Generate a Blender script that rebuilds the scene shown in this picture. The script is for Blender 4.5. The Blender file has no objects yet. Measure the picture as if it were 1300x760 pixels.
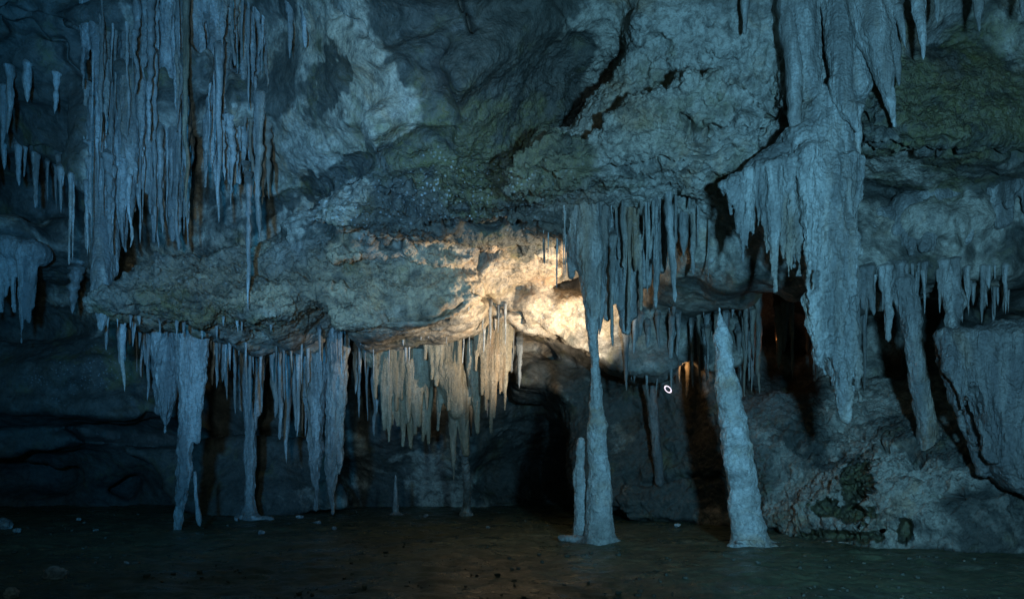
import bpy, math, random
import numpy as np

# ------------------------------------------------------------------ frame of reference
FOC, EYE, HOR, CX = 867.0, 1.6, 590.0, 650.0      # focal length in photo pixels, eye height, horizon row, centre column
rng = np.random.default_rng(7)
random.seed(7)
scene = bpy.context.scene
COL = scene.collection


def P(px, py, d):
    """the world point seen at photo pixel (px, py) at distance d in front of the camera"""
    return np.array([(px - CX) / FOC * d, d, EYE + (HOR - py) / FOC * d])


# ------------------------------------------------------------------ noise
_G = np.random.default_rng(3)
PERM = _G.permutation(256)
PERM = np.concatenate([PERM, PERM, PERM])
GRAD = _G.normal(size=(256, 3)).astype(np.float32)
GRAD /= np.linalg.norm(GRAD, axis=1, keepdims=True)


def gnoise(p, scale, seed=0.0):
    """gradient noise at points p (n,3); about -0.6 .. 0.6"""
    q = (p * np.asarray(scale) + np.array([seed * 17.3, seed * 7.1, seed * 31.7])).astype(np.float32)
    i = np.floor(q).astype(np.int32)
    f = q - i
    i &= 255
    w = f * f * f * (f * (f * 6 - 15) + 10)
    out = 0
    for dx in (0, 1):
        wx = w[:, 0] if dx else 1 - w[:, 0]
        for dy in (0, 1):
            wy = w[:, 1] if dy else 1 - w[:, 1]
            for dz in (0, 1):
                wz = w[:, 2] if dz else 1 - w[:, 2]
                h = PERM[PERM[PERM[i[:, 0] + dx] + i[:, 1] + dy] + i[:, 2] + dz]
                g = GRAD[h]
                out = out + wx * wy * wz * (g[:, 0] * (f[:, 0] - dx) + g[:, 1] * (f[:, 1] - dy) + g[:, 2] * (f[:, 2] - dz))
    return out * 1.2


def fbm(p, scale, octs, seed=0.0, gain=0.5, ridged=False):
    a, s, tot = 1.0, np.asarray(scale, dtype=np.float32), 0
    for k in range(octs):
        n = gnoise(p, s, seed + k)
        if ridged:
            n = 0.35 - np.abs(n) * 1.4
        tot = tot + a * n
        a *= gain
        s = s * 2.03
    return tot


def spline_matrix(coords, step):
    """cubic B-spline interpolation of a lattice of spacing `step` at `coords`: a (len(coords), lattice) matrix"""
    t = (coords - coords.min()) / step
    n = int(math.ceil(t.max())) + 4
    M = np.zeros((len(coords), n), np.float32)
    i = np.floor(t).astype(int)
    f = t - i
    r = np.arange(len(coords))
    M[r, i] = (1 - f) ** 3 / 6
    M[r, i + 1] = (3 * f ** 3 - 6 * f ** 2 + 4) / 6
    M[r, i + 2] = (-3 * f ** 3 + 3 * f ** 2 + 3 * f + 1) / 6
    M[r, i + 3] = f ** 3 / 6
    return M


def grid_noise(ax, steps, seed):
    """smooth random field on a regular 3D grid with axes ax"""
    Ms = [spline_matrix(a, s) for a, s in zip(ax, steps)]
    L = np.random.default_rng(seed).normal(size=[m.shape[1] for m in Ms]).astype(np.float32)
    L = np.tensordot(Ms[0], L, (1, 0))
    L = np.tensordot(L, Ms[1], (1, 1)).transpose(0, 2, 1)
    return np.tensordot(L, Ms[2], (2, 1)) * 1.9


# ------------------------------------------------------------------ meshing
def surface_nets(F):
    """quads of the zero level of F (negative inside): vertex positions in index space, quads"""
    S = F < 0
    c = [S[dx:S.shape[0] - 1 + dx, dy:S.shape[1] - 1 + dy, dz:S.shape[2] - 1 + dz] for dx in (0, 1) for dy in (0, 1) for dz in (0, 1)]
    cnt = sum(x.astype(np.int8) for x in c)
    idx = np.argwhere((cnt > 0) & (cnt < 8))
    I, J, K = idx.T
    off = [(dx, dy, dz) for dx in (0, 1) for dy in (0, 1) for dz in (0, 1)]
    v = [F[I + o[0], J + o[1], K + o[2]] for o in off]
    acc = np.zeros((len(I), 3), np.float32)
    num = np.zeros(len(I), np.float32)
    for a in range(8):
        for b in range(a + 1, 8):
            d = np.subtract(off[b], off[a])
            if np.abs(d).sum() != 1:
                continue
            m = (v[a] < 0) != (v[b] < 0)
            t = np.where(m, v[a] / np.where(m, v[a] - v[b], 1), 0)
            for k in range(3):
                acc[:, k] += np.where(m, off[a][k] + d[k] * t, 0)
            num += m
    V = idx + acc / num[:, None]
    vid = np.full(cnt.shape, -1, np.int32)
    vid[I, J, K] = np.arange(len(I))
    quads = []
    for axis in range(3):
        A = [slice(None)] * 3
        B = [slice(None)] * 3
        A[axis] = slice(0, -1)
        B[axis] = slice(1, None)
        sa, sb = S[tuple(A)], S[tuple(B)]
        e = np.argwhere(sa != sb)
        o1, o2 = [(1, 2), (2, 0), (0, 1)][axis]
        ok = (e[:, o1] > 0) & (e[:, o2] > 0) & (e[:, o1] < cnt.shape[o1]) & (e[:, o2] < cnt.shape[o2])
        e = e[ok]
        flip = ~sa[e[:, 0], e[:, 1], e[:, 2]]
        q = []
        for (p1, p2) in ((0, 0), (1, 0), (1, 1), (0, 1)):
            g = e.copy()
            g[:, o1] -= 1 - p1
            g[:, o2] -= 1 - p2
            q.append(vid[g[:, 0], g[:, 1], g[:, 2]])
        q = np.stack(q, 1)
        q[flip] = q[flip][:, ::-1]
        quads.append(q)
    return V, np.concatenate(quads)


def subdivide(V, Q, *attrs):
    """one linear subdivision of a quad mesh"""
    n = len(V)
    E = np.stack([Q, np.roll(Q, -1, 1)], 2).reshape(-1, 2)
    E.sort(axis=1)
    key = E[:, 0].astype(np.int64) * n + E[:, 1]
    u, inv = np.unique(key, return_inverse=True)
    ea, eb = u // n, u % n
    em = (n + inv).reshape(-1, 4)
    fc = n + len(u) + np.arange(len(Q))
    NV = np.concatenate([V, (V[ea] + V[eb]) / 2, V[Q].mean(1)])
    NQ = np.concatenate([np.stack([Q[:, k], em[:, k], fc, em[:, k - 1]], 1) for k in range(4)])
    return NV, NQ


def smooth(V, Q, it=1, lam=0.5):
    E = np.stack([Q, np.roll(Q, -1, 1)], 2).reshape(-1, 2)
    a, b = np.concatenate([E[:, 0], E[:, 1]]), np.concatenate([E[:, 1], E[:, 0]])
    n = len(V)
    deg = np.maximum(np.bincount(a, minlength=n), 1)
    for _ in range(it):
        m = np.stack([np.bincount(a, V[b, k], n) for k in range(3)], 1) / deg[:, None]
        V = V + lam * (m - V)
    return V


def normals(V, Q):
    n = np.cross(V[Q[:, 2]] - V[Q[:, 0]], V[Q[:, 3]] - V[Q[:, 1]])
    N = np.stack([np.bincount(Q.ravel(), np.repeat(n[:, k], 4), len(V)) for k in range(3)], 1)
    return N / np.maximum(np.linalg.norm(N, axis=1, keepdims=True), 1e-9)


def make_obj(name, V, Q, mat, parent=None, origin=None, attrs=None):
    """link ONE mesh object from numpy arrays; its origin is put at `origin`"""
    me = bpy.data.meshes.new(name)
    W = V if origin is None else V - np.asarray(origin)
    me.vertices.add(len(W))
    me.vertices.foreach_set('co', W.astype(np.float32).ravel())
    me.loops.add(Q.size)
    me.loops.foreach_set('vertex_index', Q.astype(np.int32).ravel())
    me.polygons.add(len(Q))
    me.polygons.foreach_set('loop_start', np.arange(len(Q), dtype=np.int32) * Q.shape[1])
    me.polygons.foreach_set('use_smooth', np.ones(len(Q), bool))
    for k, a in (attrs or {}).items():
        at = me.attributes.new(k, 'FLOAT', 'POINT')
        at.data.foreach_set('value', a.astype(np.float32))
    me.update(calc_edges=True)
    me.materials.append(mat)
    o = bpy.data.objects.new(name, me)
    if origin is not None:
        o.location = [float(x) for x in origin]
    COL.objects.link(o)
    if parent is not None:
        o.parent = parent
        o.matrix_parent_inverse = parent.matrix_basis.inverted()
    return o


def tag(o, label, cat, group=None):
    o['label'] = label
    o['category'] = cat
    o['kind'] = 'thing'
    if group:
        o['group'] = group
    return o


def empty(name, loc):
    o = bpy.data.objects.new(name, None)
    o.location = [float(x) for x in loc]
    o.empty_display_size = 0.2
    COL.objects.link(o)
    return o


# ------------------------------------------------------------------ materials
def rock_material(name, pale, dark, stain, patch=0.25, streak=False, bump=1.0, fine=9.0, rough=0.75, attr=None, speck=0.0, cover=0.5):
    """procedural limestone: broad patches of two tones, a third stain colour, grain, painted pit shade and bump"""
    m = bpy.data.materials.new(name)
    m.use_nodes = True
    nt = m.node_tree
    nt.nodes.clear()
    N, L = nt.nodes.new, nt.links.new
    out, bs = N('ShaderNodeOutputMaterial'), N('ShaderNodeBsdfPrincipled')
    L(bs.outputs[0], out.inputs[0])
    geo = N('ShaderNodeNewGeometry')
    mp = N('ShaderNodeMapping')
    mp.inputs['Scale'].default_value = (1, 1, 0.16) if streak else (1, 1, 1)
    L(geo.outputs['Position'], mp.inputs[0])

    def noise(scale, detail=6, rough_=0.6, vec=None, dist=0.0):
        n = N('ShaderNodeTexNoise')
        n.inputs['Scale'].default_value = scale
        n.inputs['Detail'].default_value = min(detail, 5)
        n.inputs['Roughness'].default_value = rough_
        n.inputs['Distortion'].default_value = dist
        L((vec or mp).outputs[0], n.inputs['Vector'])
        return n.outputs['Fac']

    def ramp(fac, a, b, ca=(0, 0, 0, 1), cb=(1, 1, 1, 1)):
        r = N('ShaderNodeValToRGB')
        r.color_ramp.elements[0].position, r.color_ramp.elements[1].position = a, b
        r.color_ramp.elements[0].color, r.color_ramp.elements[1].color = ca, cb
        L(fac, r.inputs[0])
        return r.outputs[0]

    def mix(fac, a, b, mode='MIX'):
        x = N('ShaderNodeMix')
        x.data_type = 'RGBA'
        x.blend_type = mode
        for s, v in ((x.inputs[0], fac), (x.inputs[6], a), (x.inputs[7], b)):
            if hasattr(v, 'links') or hasattr(v, 'is_linked'):
                L(v, s)
            else:
                s.default_value = v if isinstance(v, (int, float)) else (*v, 1)
        return x.outputs[2]

    def math_(op, a, b):
        x = N('ShaderNodeMath')
        x.operation = op
        for s, v in zip(x.inputs, (a, b)):
            if hasattr(v, 'is_linked'):
                L(v, s)
            else:
                s.default_value = v
        return x.outputs[0]

    base = noise(patch * (2.5 if streak else 1), 8, 0.62, dist=0.4)
    if attr:
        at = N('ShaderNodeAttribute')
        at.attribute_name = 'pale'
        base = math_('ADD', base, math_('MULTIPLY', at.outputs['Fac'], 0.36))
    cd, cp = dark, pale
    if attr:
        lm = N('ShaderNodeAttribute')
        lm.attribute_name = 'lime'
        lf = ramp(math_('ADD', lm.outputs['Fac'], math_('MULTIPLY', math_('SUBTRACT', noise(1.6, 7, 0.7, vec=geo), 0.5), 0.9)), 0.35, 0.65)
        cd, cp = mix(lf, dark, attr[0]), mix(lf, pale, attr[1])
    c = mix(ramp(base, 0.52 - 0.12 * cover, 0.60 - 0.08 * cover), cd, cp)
    st = noise(0.9, 5, 0.65, vec=None)
    sf = ramp(st, 0.54, 0.66)
    if attr:
        a2 = N('ShaderNodeAttribute')
        a2.attribute_name = 'olive'
        sf = ramp(math_('ADD', st, math_('MULTIPLY', a2.outputs['Fac'], 0.35)), 0.56, 0.7)
    c = mix(math_('MULTIPLY', sf, 0.7), c, stain)
    c = mix(ramp(noise(fine * 0.55, 7, 0.7, vec=None), 0.3, 0.75), c, (1.25, 1.25, 1.25), 'MULTIPLY') if False else \
        mix(math_('MULTIPLY', ramp(noise(fine * 0.5, 7, 0.72), 0.35, 0.7, (1, 1, 1, 1), (0, 0, 0, 1)), 0.45), c, tuple(0.35 * x for x in pale))
    rust = ramp(noise(0.62, 6, 0.7, dist=0.8), 0.54, 0.68, (0, 0, 0, 1), (0.75, 0.75, 0.75, 1))
    c = mix(rust, c, mix(1.0, c, (0.95, 0.66, 0.42), 'MULTIPLY'))
    blk = ramp(noise(1.05, 7, 0.72, dist=0.5), 0.30, 0.43, (0.85, 0.85, 0.85, 1), (0, 0, 0, 1))
    c = mix(blk, c, (0.035, 0.042, 0.038))
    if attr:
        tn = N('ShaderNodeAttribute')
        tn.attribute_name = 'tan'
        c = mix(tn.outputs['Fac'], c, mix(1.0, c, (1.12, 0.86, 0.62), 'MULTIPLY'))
    mus = noise(1.7, 9, 0.7, vec=geo, dist=1.2)
    vein = math_('ABSOLUTE', math_('SUBTRACT', mus, 0.5), 0.0)
    c = mix(math_('MULTIPLY', ramp(vein, 0.0, 0.035, (1, 1, 1, 1), (0, 0, 0, 1)), 0.40), c, tuple(0.3 * x for x in pale))
    mot = noise(3.3, 8, 0.72, dist=0.6)
    c = mix(ramp(mot, 0.33, 0.52, (0.75, 0.75, 0.75, 1), (0, 0, 0, 1)), c, tuple(0.55 * x for x in dark))
    v = N('ShaderNodeTexVoronoi')
    v.inputs['Scale'].default_value = fine * 2.2
    L(geo.outputs['Position'], v.inputs['Vector'])
    if speck > 0 or attr:
        vs = N('ShaderNodeTexVoronoi')
        vs.inputs['Scale'].default_value = 10.0
        L(geo.outputs['Position'], vs.inputs['Vector'])
        sp = ramp(vs.outputs['Distance'], 0.12, 0.34, (1, 1, 1, 1), (0, 0, 0, 1))
        gate = ramp(noise(2.2, 5, 0.7, vec=geo), 0.40, 0.54)
        k = math_('MULTIPLY', sp, gate)
        if attr:
            a3 = N('ShaderNodeAttribute')
            a3.attribute_name = 'speck'
            k = math_('MULTIPLY', k, math_('ADD', a3.outputs['Fac'], speck))
        else:
            k = math_('MULTIPLY', k, speck)
        c = mix(math_('MULTIPLY', k, 0.6), c, (0.70, 0.74, 0.74))
    pit_shade = noise(fine * 1.3, 9, 0.75, vec=geo)
    c = mix(ramp(pit_shade, 0.34, 0.52, (0.55, 0.55, 0.55, 1), (0, 0, 0, 1)), c, tuple(0.2 * x for x in pale))  # dark spots painted as the shade of small pits, colour only
    L(c, bs.inputs['Base Color'])
    rr = N('ShaderNodeMapRange')
    rr.inputs['From Min'].default_value, rr.inputs['From Max'].default_value = 0.35, 0.65
    rr.inputs['To Min'].default_value, rr.inputs['To Max'].default_value = rough - 0.35, min(rough + 0.15, 1)
    L(noise(1.3, 6, 0.65, vec=geo), rr.inputs['Value'])
    L(rr.outputs[0], bs.inputs['Roughness'])
    bs.inputs['Specular IOR Level'].default_value = 0.35
    h = math_('ADD', math_('MULTIPLY', noise(fine, 8, 0.62), 0.8), math_('MULTIPLY', v.outputs['Distance'], 0.22))
    h = math_('ADD', h, math_('MULTIPLY', noise(fine * 3.1, 5, 0.6), 0.45))
    if attr:
        a4 = N('ShaderNodeAttribute')
        a4.attribute_name = 'rugged'
        h = math_('MULTIPLY', h, math_('ADD', math_('MULTIPLY', a4.outputs['Fac'], 0.8), 0.3))
    b = N('ShaderNodeBump')
    b.inputs['Strength'].default_value = 0.8
    b.inputs['Distance'].default_value = 0.10 * bump
    L(h, b.inputs['Height'])
    L(b.outputs[0], bs.inputs['Normal'])
    return m


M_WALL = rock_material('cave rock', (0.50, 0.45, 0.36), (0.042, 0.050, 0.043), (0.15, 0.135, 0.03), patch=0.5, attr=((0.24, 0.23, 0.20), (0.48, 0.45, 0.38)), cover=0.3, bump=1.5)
M_FLOW = rock_material('flowstone', (0.46, 0.45, 0.40), (0.20, 0.20, 0.18), (0.27, 0.18, 0.09), patch=0.8, streak=True, bump=0.8, fine=10, rough=0.6)
M_DRIP = rock_material('dripstone', (0.50, 0.49, 0.44), (0.24, 0.23, 0.20), (0.24, 0.19, 0.13), patch=1.0, streak=True, bump=0.5, fine=14, rough=0.55)
M_OCHRE = rock_material('ochre flowstone', (0.40, 0.33, 0.22), (0.25, 0.19, 0.11), (0.20, 0.15, 0.07), patch=0.9, streak=True, bump=0.6, fine=12, rough=0.65)
M_GREY = rock_material('grey flowstone', (0.24, 0.23, 0.20), (0.13, 0.13, 0.12), (0.16, 0.14, 0.09), patch=0.8, streak=True, bump=0.9, fine=10, rough=0.6)
M_MILK = rock_material('milky dripstone', (0.74, 0.74, 0.68), (0.50, 0.49, 0.43), (0.34, 0.25, 0.12), patch=0.7, bump=0.9, fine=13, rough=0.48)
M_MUD = rock_material('damp mud', (0.14, 0.155, 0.085), (0.085, 0.10, 0.055), (0.21, 0.22, 0.16), patch=0.5, bump=0.3, fine=6, rough=0.5)
M_GRIT = rock_material('muddy grit', (0.20, 0.20, 0.15), (0.10, 0.11, 0.08), (0.13, 0.11, 0.07), patch=2, bump=0.4, fine=14)
M_STONE = rock_material('loose stone', (0.68, 0.67, 0.62), (0.25, 0.24, 0.21), (0.2, 0.18, 0.12), patch=2, bump=0.6, fine=14)

# ------------------------------------------------------------------ bedrock: ceiling, walls, ledges as one field
STEP = 4.0
U = np.arange(-140, 1441, STEP).astype(np.float32)
Vv = np.arange(-130, 719, STEP).astype(np.float32)
LY = np.arange(math.log(8.2), math.log(31.0), 0.0058).astype(np.float32)
Y = np.exp(LY)

cps = {  # rows of the photo -> distance of the bare rock behind each column
    'x':  [-200,    0,  100,  200,  300,  400,  500,  600,  700,  800,  900, 1000, 1100, 1200, 1300, 1500],
    -200: [12.5, 11.5, 12.0, 12.0, 12.0, 10.5,  9.2,  8.9,  9.3, 10.6, 10.6, 10.6, 10.6, 10.2,  9.8,  9.2],
    -60:  [14.5, 13.8, 14.8, 15.0, 15.0, 12.6, 10.6, 10.8, 12.0, 12.4, 12.4, 12.4, 12.4, 12.0, 11.6, 11.0],
    50:   [16.0, 15.5, 16.4, 16.6, 16.2, 13.8, 11.9, 12.2, 13.3, 13.6, 13.6, 13.6, 14.0, 13.2, 12.6, 12.0],
    150:  [18.5, 18.0, 17.2, 17.2, 16.6, 14.8, 13.6, 13.9, 14.6, 16.0, 16.0, 16.0, 15.2, 14.4, 13.6, 13.0],
    250:  [21.5, 21.5, 19.0, 17.8, 17.2, 16.6, 15.8, 16.0, 17.0, 17.4, 17.2, 17.0, 16.2, 15.4, 14.8, 14.0],
    350:  [23.0, 23.0, 22.0, 19.0, 18.6, 18.6, 19.0, 20.2, 20.5, 18.8, 18.0, 17.6, 16.4, 15.6, 15.2, 14.5],
    430:  [24.5, 24.5, 24.0, 22.5, 21.5, 21.0, 21.4, 21.8, 21.5, 20.6, 19.6, 19.6, 18.6, 18.2, 17.6, 16.0],
    500:  [25.5, 25.5, 25.0, 24.0, 23.5, 23.0, 23.4, 24.0, 25.0, 20.4, 19.0, 18.6, 17.4, 16.2, 15.4, 14.2],
    560:  [26.5, 26.5, 26.0, 25.5, 25.0, 24.6, 24.6, 25.4, 26.5, 20.2, 18.8, 16.9, 15.4, 14.4, 13.8, 13.0],
    620:  [27.5, 27.5, 27.2, 27.0, 26.8, 26.4, 26.0, 26.0, 26.5, 19.8, 18.4, 16.2, 14.2, 13.2, 12.8, 12.2],
    720:  [28.0, 28.0, 28.0, 28.0, 27.6, 27.4, 27.0, 27.0, 27.0, 20.0, 18.6, 16.0, 13.6, 12.8, 12.4, 12.0],
}


def rbf_fit(pts, val):
    d = np.linalg.norm(pts[:, None] - pts[None], axis=2)
    A = d + np.eye(len(pts)) * 0.02
    Pm = np.c_[np.ones(len(pts)), pts]
    K = np.block([[A, Pm], [Pm.T, np.zeros((3, 3))]])
    return np.linalg.solve(K, np.r_[val, 0, 0, 0])


_pts, _val = [], []
for k, row in cps.items():
    if k != 'x':
        for x, d in zip(cps['x'], row):
            _pts.append((x / 100, k / 100))
            _val.append(math.log(d))
_pts = np.array(_pts)
_w = rbf_fit(_pts, np.array(_val))
gu, gv = np.meshgrid(U, Vv, indexing='ij')
gp = np.stack([gu.ravel(), gv.ravel()], 1) / 100
D = np.concatenate([np.linalg.norm(g[:, None] - _pts[None], axis=2) @ _w[:-3] + _w[-3] + g @ _w[-2:] for g in np.array_split(gp, 40)])
D = np.exp(D).reshape(gu.shape).astype(np.float32)
gd = np.gradient(D, STEP)
slope = np.sqrt(1 + ((gd[0] ** 2 + gd[1] ** 2) * (FOC / D) ** 2))
slope = np.minimum(slope, 4.0)

F = ((D / slope)[:, :, None] - (Y[None, None, :] / slope[:, :, None])).astype(np.float32)
LAB = np.zeros(F.shape, np.int8)
AX = (U, Vv, LY)
print('field', F.shape)


def poly_sdf(poly, x, z):
    """signed distance of points to a polygon (negative inside)"""
    poly = np.asarray(poly)
    d = np.full(x.shape, 1e9)
    ins = np.zeros(x.shape, bool)
    for a, b in zip(poly, np.roll(poly, -1, 0)):
        e = b - a
        wx, wz = x - a[0], z - a[1]
        t = np.clip((wx * e[0] + wz * e[1]) / (e @ e + 1e-12), 0, 1)
        d = np.minimum(d, (wx - e[0] * t) ** 2 + (wz - e[1] * t) ** 2)
        c = (a[1] > z) != (b[1] > z)
        with np.errstate(divide='ignore', invalid='ignore'):
            ins ^= c & (x < (b[0] - a[0]) * (z - a[1]) / (b[1] - a[1]) + a[0])
    return np.where(ins, -1, 1) * np.sqrt(d)


def smin(a, b, k):
    h = np.maximum(k - np.abs(a - b), 0) / k
    return np.minimum(a, b) - h * h * k * 0.25


def smax(a, b, k):
    return -smin(-a, -b, k)


def box_idx(lo, hi):
    """index ranges of the field covering the world box lo..hi"""
    us, vs = [], []
    for y in (lo[1], hi[1]):
        for x in (lo[0], hi[0]):
            us.append(CX + x / y * FOC)
        for z in (lo[2], hi[2]):
            vs.append(HOR - (z - EYE) / y * FOC)
    s = []
    for ax, a, b in ((U, min(us), max(us)), (Vv, min(vs), max(vs)), (Y, lo[1], hi[1])):
        i, j = np.searchsorted(ax, a) - 1, np.searchsorted(ax, b) + 1
        s.append(slice(max(i, 0), min(max(j, 1), len(ax))))
    return tuple(s)


def world_axes(s):
    y = Y[s[2]][None, None, :]
    x = (U[s[0]][:, None, None] - CX) / FOC * y
    z = EYE + (HOR - Vv[s[1]][None, :, None]) / FOC * y
    return x, np.broadcast_to(y, (1, 1, y.shape[2])), z


def union(s, d, k, lab):
    f = F[s]
    if lab is not None:
        LAB[s][d < f] = lab
    F[s] = smin(f, d.astype(np.float32), k)


def slab(poly, d0, d1, lab, tz=0.0, tx=0.0, r=0.6, k=0.3):
    """rock mass: the outline `poly` (photo pixels at distance d0) run back to d1, its front face tilted, its edge rounded"""
    w = np.array([P(a, b, d0)[[0, 2]] for a, b in poly])
    lo2, hi2 = w.min(0) - 1.0, w.max(0) + 1.0
    n = ((hi2 - lo2) / 0.04).astype(int) + 2
    xs, zs = lo2[0] + np.arange(n[0]) * 0.04, lo2[1] + np.arange(n[1]) * 0.04
    img = poly_sdf(w, *np.meshgrid(xs, zs, indexing='ij')).astype(np.float32)
    ext = max(abs(tz) * (hi2[1] - lo2[1]), abs(tx) * (hi2[0] - lo2[0])) / 2 + 0.6
    s = box_idx((lo2[0], d0 - ext, lo2[1]), (hi2[0], d1 + 0.6, hi2[1]))
    x, y, z = world_axes(s)
    fi = np.clip((x - lo2[0]) / 0.04, 0, n[0] - 1.001)
    fk = np.clip((z - lo2[1]) / 0.04, 0, n[1] - 1.001)
    i, q = fi.astype(np.int32), fk.astype(np.int32)
    fi, fk = fi - i, fk - q
    i, q = np.broadcast_arrays(i, q)
    d2 = (img[i, q] * (1 - fi) + img[i + 1, q] * fi) * (1 - fk) + (img[i, q + 1] * (1 - fi) + img[i + 1, q + 1] * fi) * fk
    c = (lo2 + hi2) / 2
    front = (d0 + tz * (z - c[1]) + tx * (x - c[0]) - y) / math.sqrt(1 + tz * tz + tx * tx)
    d = smax(d2, front, r)
    d = np.maximum(d, y - d1)
    union(s, d, k, lab)


def blob(px, py, d, rx, ry, rz, lab=None, k=0.4, cut=False):
    c = P(px, py, d)
    R = np.array([rx, ry, rz])
    s = box_idx(c - R * 1.3 - 0.5, c + R * 1.3 + 0.5)
    x, y, z = world_axes(s)
    q = np.sqrt(((x - c[0]) / rx) ** 2 + ((y - c[1]) / ry) ** 2 + ((z - c[2]) / rz) ** 2)
    e = ((q - 1) * min(rx, ry, rz)).astype(np.float32)
    if cut:
        F[s] = smax(F[s], -e, k)
    else:
        union(s, e, k, lab)


CEIL, WALL, LEDGE, LIP, BLOCK, LIT, SHELF, BANK, SCARP = 0, 1, 2, 3, 4, 5, 6, 7, 8
# long diagonal folds of the ceiling
for d, poly in ((14.30, [(470, 224), (540, 186), (610, 152), (640, 180), (560, 225), (490, 250)]),
                (15.75, [(345, 282), (400, 250), (480, 214), (510, 232), (430, 275), (370, 300)])):
    slab(poly, d, d + 3, CEIL, tz=0.25, r=0.3, k=0.35)
for d, poly in ((12.0, [(560, 70), (640, 10), (700, -40), (720, -20), (660, 50), (580, 105)]), (13.0, [(455, 150), (520, 100), (570, 66), (585, 95), (520, 140), (470, 180)])):
    slab(poly, d, d + 3, CEIL, tz=0.2, r=0.3, k=0.35)
# broad ledge with lobed underside
slab([(118, 397), (123, 380), (150, 356), (212, 330), (300, 297), (352, 262), (400, 240), (470, 225), (560, 260), (640, 296), (632, 330), (608, 352),
      (606, 366), (590, 384), (545, 400), (500, 402), (440, 410), (428, 392), (408, 374), (386, 380), (362, 398), (336, 414), (314, 406), (292, 402), (276, 416),
      (254, 420), (228, 410), (200, 409), (150, 405)], 15.8, 19.6, LEDGE, tz=0.42, tx=0.06, r=0.55)
slab([(118, 395), (150, 372), (250, 372), (290, 398), (262, 418), (225, 409), (150, 405)], 15.5, 18, LEDGE, tz=0.5, r=0.35, k=0.15)
slab([(300, 380), (370, 345), (410, 360), (372, 392), (337, 413)], 15.6, 18, LEDGE, tz=0.4, r=0.35, k=0.15)
slab([(430, 400), (460, 372), (540, 362), (600, 350), (604, 368), (545, 399), (440, 408)], 15.9, 19, LEDGE, tz=-0.3, r=0.3, k=0.15)
slab([(126, 392), (150, 384), (210, 388), (262, 396), (288, 404), (262, 416), (225, 410), (160, 405)], 15.25, 18, LEDGE, tz=0.6, r=0.18, k=0.06)
slab([(150, 352), (230, 338), (300, 330), (360, 344), (330, 372), (240, 376), (160, 380)], 15.55, 18, LEDGE, tz=0.7, r=0.25, k=0.08)
slab([(436, 404), (470, 392), (540, 386), (598, 366), (604, 372), (590, 386), (545, 401), (490, 404)], 15.55, 18.5, LEDGE, tz=0.2, r=0.15, k=0.06)
slab([(400, 352), (470, 340), (560, 336), (606, 332), (606, 352), (560, 366), (470, 372), (420, 378)], 15.7, 18.5, LEDGE, tz=0.5, r=0.2, k=0.06)
slab([(420, 300), (520, 300), (620, 296), (632, 316), (600, 336), (520, 326), (440, 322)], 15.6, 18.5, LEDGE, tz=0.8, r=0.2, k=0.08)
# dark lip in front of the alcove
slab([(405, 250), (440, 225), (500, 205), (600, 170), (720, 150), (760, 200), (716, 250), (716, 306), (640, 302), (560, 300), (500, 290), (430, 285), (412, 270)],
     14.7, 18.6, LIP, tz=0.75, r=0.5)
slab([(496, 235), (560, 205), (720, 190), (716, 262), (600, 270), (548, 280), (515, 262)], 14.1, 16.5, LIP, tz=0.9, r=0.3, k=0.12)
# big pale hanging block
slab([(655, 205), (682, 170), (720, 128), (770, 85), (800, 20), (800, -140), (1100, -140), (1090, 100), (1086, 200), (1010, 196), (920, 214), (860, 216), (800, 212), (740, 216), (700, 222), (672, 218)],
     12.9, 16.8, BLOCK, tz=-0.10, tx=0.0, r=0.6, k=0.4)
slab([(660, 204), (700, 165), (780, 112), (900, 100), (1000, 140), (1000, 196), (920, 210), (860, 214), (800, 208), (740, 214), (690, 218)], 12.15, 15, BLOCK, tz=-0.42, r=0.35, k=0.3)
slab([(790, -140), (800, 10), (770, 75), (850, 60), (940, 50), (1040, 60), (1060, -140)], 12.6, 15, BLOCK, tz=-0.12, r=0.6, k=0.5)
slab([(700, 222), (760, 216), (920, 214), (930, 250), (880, 262), (800, 255), (720, 262)], 14.0, 17.5, BLOCK, tz=0.4, r=0.4, k=0.12)
slab([(890, 218), (1000, 170), (1090, 160), (1088, 330), (1015, 300), (940, 245)], 12.55, 15.5, BLOCK, tz=0.30, r=0.6, k=0.8)
slab([(850, 235), (1000, 235), (1000, 335), (940, 350), (870, 335)], 14.5, 17.5, WALL, tz=0.25, r=0.5, k=0.4)
# flow of stone from the block to the top right and dark scarp
slab([(1000, -140), (1000, 120), (1060, 130), (1110, 110), (1150, 40), (1210, 15), (1290, -10), (1290, -140)], 12.2, 15, BLOCK, tz=-0.12, r=0.4, k=0.25)
slab([(1086, 192), (1100, 120), (1150, 60), (1240, 30), (1460, -30), (1460, 205), (1300, 203), (1200, 196), (1130, 188)], 12.7, 15.5, SCARP, tz=0.45, r=0.35, k=0.2)
slab([(1080, 200), (1300, 205), (1460, 210), (1460, 352), (1300, 352), (1215, 372), (1150, 372), (1090, 380), (1076, 300)], 14.3, 17.5, WALL, tz=0.30, r=0.6, k=0.2)
slab([(1150, 250), (1220, 232), (1300, 215), (1460, 200), (1460, 270), (1300, 285), (1220, 300), (1160, 300)], 13.9, 16, WALL, tz=0.1, r=0.5, k=0.25)
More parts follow.
